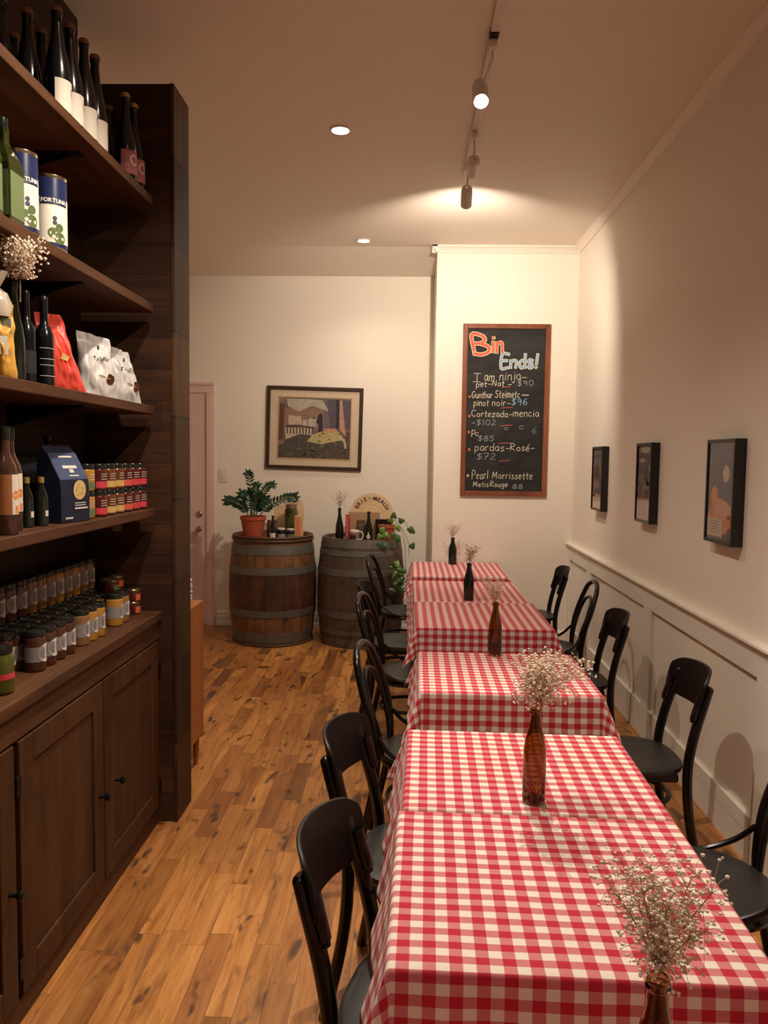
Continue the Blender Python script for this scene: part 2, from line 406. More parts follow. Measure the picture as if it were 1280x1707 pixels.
        if bevel:
            b = o.modifiers.new('bevel', 'BEVEL'); b.width = bevel; b.segments = 2; b.limit_method = 'ANGLE'
        return o
def tag(o, label=None, cat=None, group=None, kind=None):
    if label: o['label'] = label
    if cat: o['category'] = cat
    if group: o['group'] = group
    if kind: o['kind'] = kind
    return o
def thing(name, loc, label, cat, rz=0, group=None):
    o = bpy.data.objects.new(name, None); COL.objects.link(o); o.empty_display_size = .05
    o.location = loc; o.rotation_euler = (0, 0, rz); return tag(o, label, cat, group)
def copy_tree(o, loc=None, rz=None, label=None, group=None):
    c = o.copy(); COL.objects.link(c)
    for ch in [q for q in bpy.data.objects if q.parent == o]:
        d = ch.copy(); COL.objects.link(d); d.parent = c
        for g in [q for q in bpy.data.objects if q.parent == ch]:
            e = g.copy(); COL.objects.link(e); e.parent = d
    if loc is not None: c.location = loc
    if rz is not None: c.rotation_euler = (0, 0, rz)
    if label: c['label'] = label
    if group: c['group'] = group
    return c
def struct(name, mb, mats, **k): o = mb.build(name, mats, **k); o['kind'] = 'structure'; return o
def smooth_path(pts, n=8):
    P = [Vector(p) for p in pts]; out = []
    for i in range(len(P)-1):
        p0 = P[i-1] if i else P[0]*2-P[1]; p1, p2 = P[i], P[i+1]; p3 = P[i+2] if i+2 < len(P) else P[-1]*2-P[-2]
        for k in range(n):
            t = k/n; out.append(.5*((2*p1)+(p2-p0)*t+(2*p0-5*p1+4*p2-p3)*t*t+(3*p1-p0-3*p2+p3)*t**3))
    out.append(P[-1]); return out
def text_mesh(s, size, mat, name='lettering', parent=None, loc=(0, 0, 0), rot=None, ext=.0004, align='CENTER', bold=0):
    c = bpy.data.curves.new(name, 'FONT'); c.body = s; c.size = size; c.extrude = ext; c.align_x = align; c.align_y = 'CENTER'
    c.offset = bold; c.resolution_u = 3
    t = bpy.data.objects.new('tmp', c); COL.objects.link(t)
    me = bpy.data.meshes.new_from_object(t.evaluated_get(bpy.context.evaluated_depsgraph_get()))
    bpy.data.objects.remove(t); me.materials.clear(); me.materials.append(M[mat])
    o = bpy.data.objects.new(name, me); COL.objects.link(o); o.location = loc
    if rot is not None: o.rotation_euler = rot
    if parent: o.parent = parent
    return o

# ================================================================== ROOM
XR, YB, YW, XL, YF = 1.46, 6.9, 7.5, -3.0, -3.0
struct('floor', MB().box(XL-.1, YF-.1, -.06, XR+.1, YW+.1, 0), 'floor')
struct('wall_right', MB().box(XR, YF-.1, 0, XR+.1, YW+.1, 3.7), 'wall')
struct('wall_back', MB().box(XL, YW, 0, XR, YW+.1, 3.7), 'wall')
struct('wall_chimney_breast', MB().box(.2186, YB, 0, XR, YW, ZC), 'wall')
struct('wall_front', MB().box(XL, YF-.1, 0, XR, YF, 3.7), 'wall')
struct('wall_left', MB().box(XL, YF, 0, -1.5, 3.61, 3.7), 'wall')
struct('wall_far_left', MB().box(XL-.1, YF, 0, XL, YW+.1, 3.7), 'wall')
b = MB().box(XL-.1, YF-.1, ZC, XR+.1, YB+.02, ZC+.1)
b.add([(XL, YB+.02, ZC), (.2186, YB+.02, ZC), (.2186, YW, 3.41), (XL, YW, 3.41), (XL, YB+.02, ZC+.1), (.2186, YB+.02, ZC+.1), (.2186, YW, ZC+.1), (XL, YW, ZC+.1)],
      [(3, 2, 1, 0), (4, 5, 6, 7), (0, 1, 5, 4), (1, 2, 6, 5), (2, 3, 7, 6), (3, 0, 4, 7)])
struct('ceiling', b, 'ceil')
# crown mouldings
prof = [(0, 0), (.05, 0), (.05, -.012), (.035, -.022), (.018, -.045), (.012, -.06), (0, -.06)]
def run_prof(prof, p0, p1, out, z):   # extrude profile (out, dz) between two floor points
    mb = MB(); p0, p1, out = Vector(p0), Vector(p1), Vector(out); n = len(prof)
    vs = [p0+out*a+Vector((0, 0, z+b)) for a, b in prof]+[p1+out*a+Vector((0, 0, z+b)) for a, b in prof]
    mb.add(vs, [tuple(range(n)), tuple(range(2*n-1, n-1, -1))]+[(i, n+i, n+(i+1) % n, (i+1) % n) for i in range(n)]); return mb
struct('trim_1', run_prof(prof, (XR, YF, 0), (XR, YB-.05, 0), (-1, 0, 0), ZC), 'ceil')
struct('trim_2', run_prof(prof, (.17, YB, 0), (XR, YB, 0), (0, -1, 0), ZC), 'trim')
struct('trim_3', run_prof(prof, (.2186, YB-.05, 0), (.2186, YB+.05, 0), (-1, 0, 0), ZC), 'trim')
rail = [(0, 0), (.040, 0), (.044, -.006), (.044, -.016), (.032, -.022), (.030, -.034), (.022, -.040), (.022, -.050), (.014, -.058), (0, -.062)]
struct('trim_4', run_prof(rail, (XR, YF, 0), (XR, YB, 0), (-1, 0, 0), .945), 'trim')
bb = [(0, 0), (.018, 0), (.018, -.135)]+[(0, -.135)]
struct('baseboard_right', run_prof([(0, .02), (.006, .018), (.012, .006), (.018, 0), (.018, -.13), (0, -.13)], (XR, YF, 0), (XR, YB, 0), (-1, 0, 0), .13), 'trim')
struct('baseboard_chimney_breast', run_prof([(0, .02), (.006, .018), (.012, .006), (.018, 0), (.018, -.13), (0, -.13)], (.22, YB, 0), (XR, YB, 0), (0, -1, 0), .13), 'trim')
struct('baseboard_back', run_prof([(0, .02), (.008, .016), (.010, .004), (.016, 0), (.016, -.03), (.020, -.036), (.020, -.085), (.030, -.10), (.032, -.13), (0, -.13)], (-1.88, YW, 0), (.2186, YW, 0), (0, -1, 0), .13), 'trim')
# wainscot: raised frame boards around recessed panels
stiles = [6.13, 4.605, 3.08, 1.55, .02, -1.5]
wb = MB()
wb.box(XR-.020, YF, .80, XR, YB, .89).box(XR-.020, YF, .13, XR, YB, .20)
for y in stiles: wb.box(XR-.020, y-.07, .20, XR, y+.07, .80)
wb.box(XR-.020, YB-.06, .20, XR, YB, .80)
struct('wall_right_wainscot', wb, 'trim', bevel=.002)
# door and casing at the back left
cs = MB()
X1 = -1.905
for (a, b_, z1) in ((X1-.085, X1, 2.284), (X1-1.0, X1-.915, 2.284)):
    cs.box(a, YW-.022, 0, b_, YW, z1).box(a+.012, YW-.032, 0, b_-.02, YW-.02, z1)
cs.box(X1-1.0, YW-.022, 2.285, X1, YW, 2.37).box(X1-1.0, YW-.034, 2.36, X1, YW, 2.385)
struct('trim_5', cs, 'door', bevel=.003)
dr = MB().box(X1-.915, YW-.010, .01, X1-.085, YW-.001, 2.285)
dr.box(X1-.8, YW-.014, .25, X1-.2, YW-.009, .95).box(X1-.8, YW-.014, 1.15, X1-.2, YW-.009, 2.1)
door = struct('door_1', dr, 'door', bevel=.004)
kn = MB().lathe([(.026, 0), (.030, .006), (.012, .014), (.010, .03), (.022, .04), (.028, .055), (.022, .068), (.004, .072)], 20, mat=Matrix.Translation((-2.058, YW-.011, .955)) @ Matrix.Rotation(pi/2, 4, 'X'))
kn.build('door_knob', 'brass', door, smooth=True)
MB().lathe([(.030, 0), (.031, .010), (.024, .018), (.018, .022), (.002, .022)], 20, mat=Matrix.Translation((-2.054, YW-.011, 1.105)) @ Matrix.Rotation(pi/2, 4, 'X')).build('deadbolt', 'brass', door, smooth=True)
sw = MB().box(-1.865, YW-.008, 1.42, -1.775, YW, 1.555).build('light_switch', 'white', bevel=.003)
tag(sw, 'white rocker light switch on the back wall beside the pink door', 'light switch')
MB().box(-1.838, YW-.014, 1.455, -1.802, YW-.006, 1.52).build('rocker', 'ceramic', sw, bevel=.002)

# partition that ends the shelving, panelling behind it
struct('wall_partition', MB().box(-1.5, 3.39, 0, -1.052, 3.605, 3.27), 'dwoodx', bevel=.004)
struct('trim_6', MB().box(-1.052, 3.385, 0, -1.034, 3.61, 3.27), 'dwoode', bevel=.003)
struct('wall_shelving', MB().box(-1.5, .9, .98, -1.45, 3.39, ZC), 'dwoodb')

# ---------------------------------------------------------------- shelves
names = {2.775: 'topmost dark wood shelf holding tall dark bottles', 2.325: 'second dark wood shelf from the top holding tins',
         1.890: 'third dark wood shelf from the top holding snack bags', 1.445: 'lowest dark wood wall shelf holding jam jars'}
for z in (2.775, 2.325, 1.890, 1.445):
    t = thing('wall_shelf', (-1.28, 2.1, z), names[z], 'shelf', group='dark wood wall shelves')
    MB().box(-.17, -1.1, -.037, .17, 1.235, 0).build('shelf_board', 'dwood', t, bevel=.004)
    for y in (-.95, -.15, .66):
        k = MB(); k.box(-.17, y-.02, -.13, -.165, y+.02, -.037).box(-.17, y-.02, -.043, .11, y+.02, -.037)
        k.add([(-.165, y-.003, -.115), (-.165, y-.003, -.04), (.10, y-.003, -.04), (-.165, y+.003, -.115), (-.165, y+.003, -.04), (.10, y+.003, -.04)],
              [(0, 1, 2), (5, 4, 3), (0, 3, 4, 1), (1, 4, 5, 2), (2, 5, 3, 0)])
        k.build('bracket', 'iron', t)

# ---------------------------------------------------------------- base cabinet
cab = thing('base_cabinet', (-1.28, 2.1, 0), 'dark stained wood base cabinet below the wall shelves', 'cabinet')
MB().box(-.22, -1.15, .0, .145, 1.285, .94).build('cabinet_body', 'dwoodz', cab, bevel=.003)
MB().box(.145, -1.15, .855, .168, 1.285, .94).box(.145, -1.15, 0, .160, 1.285, .075).build('face_rail', 'dwood', cab, bevel=.003)
CZ = .98
wt = MB().box(-1.45, .95, .94, -1.098, 3.385, CZ).build('counter_top', 'dwood', bevel=.004)
tag(wt, 'dark wood counter top crowded with jars above the base cabinet', 'counter top')
def cab_door(y0, y1, ks):
    mb = MB(); x0, x1 = .147, .170; z0, z1 = .085, .848; w = .085
    mb.box(x0, y0, z0, x1, y0+w, z1).box(x0, y1-w, z0, x1, y1, z1).box(x0, y0+w, z0, x1, y1-w, z0+w).box(x0, y0+w, z1-w, x1, y1-w, z1)
    mb.box(x0, y0+w, z0+w, x1-.008, y1-w, z1-w)
    d = mb.build('door', 'dwoodz', cab, bevel=.003)
    ky = y1-.04 if ks > 0 else y0+.10
    MB().lathe([(.007, 0), (.006, .018), (.014, .026), (.016, .034), (.010, .040), (.002, .041)], 14, mat=Matrix.Translation((x1, ky, .43)) @ Matrix.Rotation(pi/2, 4, 'Y')).build('knob', 'iron', d, smooth=True)
    for z in (.72, .17): MB().box(x1-.006, (y0-.022 if ks > 0 else y1-.004), z-.03, x1+.003, (y0+.004 if ks > 0 else y1+.022), z+.03).build('hinge', 'iron', d, bevel=.001)
cab_door(.028, .637, 1); cab_door(.645, 1.262, -1); cab_door(-.60, .0, 1)

# ---------------------------------------------------------------- console behind the partition, plates on it
con = thing('console_table', (-1.1, 3.86, 0), 'light brown wooden sideboard just past the dark partition', 'sideboard')
MB().box(-.62, -.24, .17, 0, .225, .90).build('cabinet_body', 'teak', con, bevel=.004)
for x, y in ((-.035, .19), (-.035, -.20), (-.585, .19), (-.585, -.20)):
    MB().lathe([(.012, 0), (.020, .17)], 12, (x, y, 0)).build('leg', 'teak', con, smooth=True)
pl0 = None
for i in range(9):
    z = .900+i*.0125
    if pl0 is None:
        pl0 = MB().lathe([(.002, .004), (.05, .002), (.055, 0), (.058, .004), (.088, .013), (.094, .017), (.095, .019), (.090, .018), (.058, .0075), (.002, .006)], 32, cap=False).build('plate', 'ceramic', smooth=True)
        pl0.location = (-1.235, 4.0, z); p = pl0
    else: p = pl0.copy(); COL.objects.link(p); p.location = (-1.235+random.uniform(-.003, .003), 4.0, z)
    w = ['lowest', 'second from the bottom', 'third from the bottom', 'fourth from the bottom', 'middle', 'fourth from the top', 'third from the top', 'second from the top', 'topmost'][i]
    tag(p, f'white side plate on the sideboard, {w} of its stack', 'plate', 'plates stacked on the sideboard')

# ================================================================== CEILING LIGHTS
dl0 = None
wd = ['recessed ceiling downlight nearest the back wall', 'recessed ceiling downlight above the middle of the room', 'recessed ceiling downlight near the front tables', 'recessed ceiling downlight above the photographer', 'recessed ceiling downlight at the front of the room']
for i, (x, y) in enumerate(DOWN[:2]):
    t = thing('downlight', (x, y, ZC), wd[i], 'ceiling light', group='recessed downlights')
    MB().lathe([(.060, 0), (.062, -.004), (.050, -.008), (.044, -.002), (.044, 0)], 28, cap=False).build('trim_ring', 'white', t, smooth=True)
    MB().lathe([(.044, -.003), (.030, -.006), (.001, -.008)], 28, cap=False).build('lens', 'lamp', t, smooth=True)
tr = thing('track_rail', (.34, 0, ZC), 'white track light rail running along the ceiling', 'track rail')
MB().box(-.018, -.6, -.022, .018, 3.46, 0).build('rail', 'white', tr, bevel=.002)
MB().box(-.020, 3.46, -.026, .020, 3.52, 0).build('connector', 'iron', tr, bevel=.002)
MB().box(-.018, 3.52, -.022, .018, 5.15, 0).build('rail', 'white', tr, bevel=.002)
def head(loc, aim, y_mount, label, lit):
    lens = Vector(loc); d = (Vector(aim)-lens).normalized()
    back = lens-d*.13
    t = thing('track_spotlight', (.34, y_mount, ZC-.022), label, 'spotlight', group='track spotlights')
    org = Vector((.34, y_mount, ZC-.022))
    MB().box(-.017, -.045, -.035, .017, .045, 0).build('adapter', 'white', t, bevel=.003)
    j = back+d*.045-org
    MB().tube([(0, 0, -.03), (0, 0, -.07), j*.6+Vector((0, 0, -.03)), j], .006, 8).build('arm', 'white', t, smooth=True)
    q = d.to_track_quat('Z', 'Y').to_matrix().to_4x4()
    mt = Matrix.Translation(back-org) @ q
    MB().lathe([(.004, -.012), (.020, -.010), (.032, 0), (.036, .02), (.036, .135), (.033, .137), (.032, .12), (.004, .118)], 24, mat=mt, cap=False).build('lamp_housing', 'white', t, smooth=True)
    MB().lathe([(.0305, .1185), (.02, .1215), (.001, .1225)], 20, mat=mt, cap=False).build('lens', 'lamp' if lit else 'white', t, smooth=True)
hl = ['white track spotlight glaring down at the red tables', 'white track spotlight pointing away towards the chalkboard wall',
      'grey shaded track spotlight at the far end of the rail']
for (lo, am, y, l, lit) in ((HEADS[0][0], HEADS[0][1], 3.55, hl[0], True), ((.345, 4.66, 3.36), (.39, 6.9, 3.0), 4.50, hl[1], False), (HEADS[1][0], HEADS[1][1], 4.98, hl[2], True)): head(lo, am, y, l, lit)

# ================================================================== TABLES AND CLOTHS
def table(x0, x1, y0, y1, rz, label):
    cx, cy = (x0+x1)/2, (y0+y1)/2; w, d = (x1-x0)/2-.006, (y1-y0)/2-.006
    t = thing('dining_table', (cx, cy, 0), label, 'table', rz, 'square dining tables in a row')
    MB().box(-w, -d, .722, w, d, .747).build('tabletop', 'teak', t, bevel=.003)
    MB().tube([(0, 0, .03), (0, 0, .72)], .035, 14).build('pedestal', 'iron', t, smooth=True)
    k = MB()
    for a in range(4): k.tube([(0, 0, .05), (.22*math.cos(a*pi/2+pi/4), .22*math.sin(a*pi/2+pi/4), .018), (.27*math.cos(a*pi/2+pi/4), .27*math.sin(a*pi/2+pi/4), .012)], .016, 8)
    k.build('foot_cross', 'iron', t, smooth=True)
    MB().box(-.2, -.2, .708, .2, .2, .722).build('mounting_plate', 'iron', t)
    return cx, cy
def cloth(x0, x1, y0, y1, rz, hang, label, seed, flare=(.27, .10), phase=(0, 0)):
    hl_, hr, hf, hb = hang; W_, D_ = x1-x0, y1-y0; zt = .7515; rnd = random.Random(seed)
    R = .006; st = .0125
    def axis(L, h0, h1):
        a = []; n = max(1, round(h0/st)); a += [-h0+h0*i/n for i in range(n)]
        n2 = round(L/.02); a += [-.004]*0; a += [L*i/n2 for i in range(n2)]; n = max(1, round(h1/st)); a += [L+h1*i/n for i in range(n+1)]
        a += [-.003, -.007, L+.003, L+.007]; return sorted(a)
    S_, T_ = axis(W_, hl_, hr), axis(D_, hf, hb)
    ph = [rnd.uniform(0, 6.28) for _ in range(8)]
    def drop(d):
        if d < R*pi/2: return R*math.sin(d/R), R*(1-math.cos(d/R))
        return R, R+d-R*pi/2
    def ss(v, a, b): v = max(0, min(1, (v-a)/(b-a))); return v*v*(3-2*v)
    mb = MB(); uv = []
    for t in T_:
        for s in S_:
            a = -s if s < 0 else max(0, s-W_); b = -t if t < 0 else max(0, t-D_)
            sx = -1 if s < 0 else 1; sy = -1 if t < 0 else 1
            bx = min(max(s, 0), W_)-W_/2; by = min(max(t, 0), D_)-D_/2
            free_x = (hl_ > .1 if sx < 0 else hr > .1); free_y = (hf > .12 if sy < 0 else hb > .12)
            if a == 0 and b == 0: p = (bx, by, zt+.0006*math.sin(s*23+ph[0])*math.sin(t*19+ph[1]))
            elif b == 0 or a == 0:
                d = a or b; o, q = drop(d)
                run = t if b == 0 else s; LL = D_ if b == 0 else W_
                wv = ss(min(run, LL-run), .0, .12)
                fl = flare[0] if b == 0 else flare[1]
                am = .08 if b == 0 else .04
                if not (free_x if b == 0 else free_y): fl = 0; am = 0
                k = q*(fl+am*wv*(math.sin(run*26+ph[2])*.7+math.sin(run*47+ph[3])*.3))
                k = max(k, 0.0)+o
                z = zt-q+.15*max(0, k-o)*0 
                p = (bx+sx*k, by, z) if b == 0 else (bx, by+sy*k, z)
            else:
                d = math.hypot(a, b); th = math.atan2(b, a); o, q = drop(d)
                fx = flare[0] if free_x else 0; fy = flare[1] if free_y else 0
                fl = fx*(1-ss(th, 0, pi/2))+fy*ss(th, 0, pi/2)
                fold = .24*math.sin(2*th)**2 if (free_x and free_y) else .05*math.sin(2*th)**2
                k = o+q*(fl+fold)
                if not free_y:      # cloth tucked between two tables: keep it flat against the edge
                    p = (bx+sx*(o+q*fx*math.cos(th)**2), by+sy*min(k*math.sin(th), R), zt-q*.9)
                else: p = (bx+sx*k*math.cos(th), by+sy*k*math.sin(th), zt-q*math.sqrt(max(.3, 1-(fl+fold)**2)))
            mb.v.append(p); uv.append((s+phase[0], t+phase[1]))
    n = len(S_)
    for j in range(len(T_)-1):
        for i in range(n-1): mb.f.append((j*n+i, j*n+i+1, (j+1)*n+i+1, (j+1)*n+i)); mb.mi.append(0)
    mb.uv = uv
    o = mb.build('tablecloth', 'gingham', smooth=True, angle=180)
    so = o.modifiers.new('thickness', 'SOLIDIFY'); so.thickness = .0016; so.offset = 1
    o.location = ((x0+x1)/2, (y0+y1)/2, 0); o.rotation_euler = (0, 0, rz)
    tag(o, label, 'tablecloth', 'red and white gingham tablecloths'); return o
R15 = math.radians(-1.3)
TB = [ # x0 x1 y0 y1 rz hang(l,r,f,b)
 (-.035, .665, .53, 1.15, R15, (.17, .17, .17, .15), 'nearest'),
 (-.012, .688, 1.333, 1.956, R15, (.17, .15, .17, .09), 'front'),
 (.012, .702, 1.977, 2.565, R15, (.19, .15, .09, .13), 'second'),
 (.066, .779, 3.005, 3.645, math.radians(-.4), (.17, .15, .16, .13), 'third'),
 (.062, .806, 4.175, 4.938, math.radians(.2), (.17, .15, .16, .10), 'fourth'),
 (.056, .790, 4.960, 5.790, math.radians(.2), (.17, .15, .10, .12), 'fifth'),
 (.044, .798, 6.06, 6.865, 0, (.17, .12, .15, .02), 'last')]
tl = ['square dining table just out of frame at the bottom, under the nearest brown bottle', 'square dining table at the front of the picture, under gingham', 'second square dining table, joined behind the front one', 'third square dining table, standing alone between two gaps',
      'fourth square dining table, near half of the far joined pair', 'fifth square dining table, far half of the far joined pair', 'last square dining table, against the chalkboard wall']
cl = ['red and white gingham tablecloth at the bottom under the nearest brown bottle', 'front red and white gingham tablecloth, largest in view', 'red and white gingham tablecloth under the brown bottle with the wide blossoms', 'red and white gingham tablecloth on the lone third table',
      'red and white gingham tablecloth on the near half of the far pair', 'red and white gingham tablecloth on the far half of the far pair', 'pinkish lit gingham tablecloth on the last table by the wall']
for i, (x0, x1, y0, y1, rz, hg, nm) in enumerate(TB):
    table(x0, x1, y0, y1, rz, tl[i]); cloth(x0, x1, y0, y1, rz, hg, cl[i], 10+i, phase=(.0247*(i % 2)+.004, .012*i))

# ================================================================== CHAIRS
def seat_mesh(w, d, z, th, sq=2.6, mat='seat', parent=None, front=1.0):
    prof = [(0.0, 0, -th), (.90, 0, -th), (.97, 0, -th*.8), (1.0, 0, -th*.4), (.985, 0, -th*.1), (.94, 0, 0), (.7, 0, -.004), (0.0, 0, -.006)]
    mb = MB(); n = 40; vs = []
    for (k, _, dz) in prof:
        for i in range(n):
            a = 2*pi*i/n; c, s = math.cos(a), math.sin(a)
            x = abs(c)**(2/sq)*math.copysign(1, c)*w/2*k*(1+.07*s); y = abs(s)**(2/sq)*math.copysign(1, s)*d/2*k
            vs.append((x, y, z+dz))
    fs = []
    for j in range(len(prof)-1):
        for i in range(n): fs.append((j*n+i, j*n+(i+1) % n, (j+1)*n+(i+1) % n, (j+1)*n+i))
    mb.add(vs, fs); return mb.build('seat', mat, parent, smooth=True, angle=50)
def slab_chair(seatm='seat'):
    t = thing('cafe_chair', (0, 0, 0), 'x', 'chair', group='black wooden cafe chairs along the tables')
    seat_mesh(.41, .42, .462, .034, 3.0, seatm, t)
    for s in (-1, 1):
        MB().tube(smooth_path([(s*.165, .155, .43), (s*.175, .175, .22), (s*.185, .19, 0)], 5), [.019-.0004*i for i in range(11)], 10).build('front_leg', 'black', t, smooth=True)
        pts = smooth_path([(s*.185, -.255, 0), (s*.172, -.205, .25), (s*.166, -.192, .44), (s*.160, -.212, .58), (s*.152, -.258, .74), (s*.150, -.272, .79)], 7)
        MB().tube(pts, [(.0185, .0235)]*(len(pts)-2)+[(.0165, .021), (.009, .013)], 12, flat=(0, 1, 0)).build('rear_post', 'black', t, smooth=True)
        MB().tube(smooth_path([(s*.157, -.205, .645), (s*.154, -.216, .68), (s*.151, -.236, .75)], 5), [(.008, .012)]*2+[(.012, .019)]*9, 10, flat=(0, 1, 0)).build('back_bracket', 'black', t, smooth=True)
    MB().tube([(.155*math.cos(2*pi*i/32), .165*math.sin(2*pi*i/32)-.01, .30) for i in range(32)], .011, 8, closed=True).build('leg_ring', 'black', t, smooth=True)
    MB().box(-.155, -.165, .395, .155, .155, .43).build('seat_frame', 'black', t, bevel=.01)
    # curved plywood back rest, concave towards the sitter
    mb = MB(); nu, nv = 22, 10; vs = []; th = .011
    for side in (0, 1):
        for j in range(nv+1):
            for i in range(nu+1):
                uu = -1+2*i/nu; vv = -1+2*j/nv
                # rounded-rectangle outline
                ky = (1-abs(uu)**6*.0); hh = .080*(1-.03*uu*uu)
                ex = .190*(1-.13*abs(vv)**6)
                x = uu*ex; z = vv*hh*(1-.14*abs(uu)**9)
                ang = x/.26
                X = .26*math.sin(ang); Y = -.292+.26*(1-math.cos(ang))
                lean = -.22*z
                Y += lean; off = th*side
                vs.append((X-math.sin(ang)*(-off), Y-math.cos(ang)*off, .756+z+.006*(1-uu*uu)*vv))
    W1 = nu+1; B = (nv+1)*W1; fs = []
    for j in range(nv):
        for i in range(nu):
            a = j*W1+i; fs.append((a, a+1, a+W1+1, a+W1)); fs.append((B+a, B+a+W1, B+a+W1+1, B+a+1))
    for i in range(nu): fs.append((i, B+i, B+i+1, i+1)); a = nv*W1+i; fs.append((a, a+1, B+a+1, B+a))
    for j in range(nv): a = j*W1; fs.append((a, a+W1, B+a+W1, B+a)); a = j*W1+nu; fs.append((a, B+a, B+a+W1, a+W1))
    mb.add(vs, fs); mb.build('backrest', 'slab', t, smooth=True, angle=60, bevel=.003)
    return t
def loop_chair(seatm='seat'):
    t = thing('bentwood_chair', (0, 0, 0), 'x', 'chair', group='black bentwood loop back chairs along the tables')
    seat_mesh(.405, .405, .466, .030, 2.1, seatm, t)
    ring = MB().tube([(.185*math.cos(2*pi*i/36), .185*math.sin(2*pi*i/36), .432) for i in range(36)], (.018), 8, closed=True).build('seat_frame', 'black', t, smooth=True)
    for s in (-1, 1):
        MB().tube(smooth_path([(s*.13, .125, .43), (s*.15, .155, .22), (s*.175, .185, 0)], 5), [.017-.0004*i for i in range(11)], 10).build('front_leg', 'black', t, smooth=True)
        MB().tube(smooth_path([(s*.178, -.178, .56), (s*.198, -.13, .505), (s*.203, -.05, .462), (s*.197, .02, .448)], 6), .009, 8).build('brace', 'black', t, smooth=True)
    arch = [(-.185, -.275, 0), (-.175, -.215, .25), (-.168, -.185, .44), (-.186, -.200, .60), (-.190, -.235, .72), (-.150, -.272, .835), (-.08, -.290, .880), (0, -.294, .892)]
    arch = arch+[(-x, y, z) for x, y, z in arch[-2::-1]]
    MB().tube(smooth_path(arch, 7), .0155, 12).build('back_loop', 'black', t, smooth=True)
    inn = [(-.095, -.175, .455), (-.110, -.190, .56), (-.125, -.222, .67), (-.095, -.250, .755), (-.04, -.262, .785), (0, -.265, .790)]
    inn = inn+[(-x, y, z) for x, y, z in inn[-2::-1]]
    MB().tube(smooth_path(inn, 6), .0105, 10).build('inner_loop', 'black', t, smooth=True)
    MB().tube([(.150*math.cos(2*pi*i/32), .155*math.sin(2*pi*i/32)-.01, .26) for i in range(32)], .010, 8, closed=True).build('leg_ring', 'black', t, smooth=True)
    return t
sc0, sc1, lc0, lc1 = slab_chair('seat'), slab_chair('seatg'), loop_chair('seat'), loop_chair('seatg')
used = set()
def place(src, x, y, deg, label):
    if src.name in used: o = copy_tree(src)
    else: o = src; used.add(src.name)
    o.location = (x, y, 0); o.rotation_euler = (0, 0, math.radians(deg)); o['label'] = label
# left row (backs to the aisle), near to far
place(sc0, .08, 1.66, -104, 'nearest black cafe chair with curved slab back, left of the front table')
place(sc0, .065, 2.31, -104, 'second black slab back cafe chair on the aisle side')
place(lc0, .095, 3.16, -98, 'black bentwood loop chair left of the lone third table')
place(lc0, .02, 4.35, -98, 'black bentwood loop chair left of the fourth table')
place(sc1, -.02, 5.10, -95, 'black slab back chair with grey green seat in front of the right barrel')
place(lc1, -.02, 6.13, -98, 'farthest black bentwood loop chair on the aisle side, by the trailing plant')
# right row (backs to the wainscot)
place(lc0, .875, 2.20, 78, 'black bentwood chair cut off by the right picture edge')
place(sc0, .93, 3.18, 92, 'black slab back chair nearest the camera against the right wall')
place(sc0, .92, 4.30, 90, 'black slab back chair beneath the middle of the right wall, between two chairs')
place(lc0, .93, 5.02, 88, 'black bentwood loop chair against the white wainscot')
place(sc0, .96, 6.08, 88, 'farthest black slab back chair, near the chalkboard wall corner')

# ================================================================== TABLE BOTTLES AND DRIED FLOWERS
def beer_prof(h, rr, wall=.003):
    out = [(rr*.82, 0), (rr*.97, .003), (rr, .010), (rr, h*.52), (rr*.97, h*.58), (rr*.80, h*.68), (rr*.58, h*.78), (rr*.46, h*.86), (rr*.42, h*.935),
           (rr*.52, h*.94), (rr*.53, h*.955), (rr*.44, h*.965), (rr*.50, h*.975), (rr*.50, h*.995), (rr*.44, h)]
    inn = [(rr*.34, h), (rr*.33, h*.93), (rr*.38, h*.86), (rr*.50, h*.78), (rr*.72, h*.68), (rr*.89, h*.57), (rr*.91, h*.5), (rr*.91, .014), (rr*.8, .009), (.001, .012)]
    return out+inn
def bottle(x, y, z, h, rr, mat, label):
    o = MB().lathe(beer_prof(h, rr), 32, cap=False).add([], []).build('glass_bottle', mat, smooth=True, angle=70)
    o.location = (x, y, z); return tag(o, label, 'bottle', 'bottles used as vases on the tables')
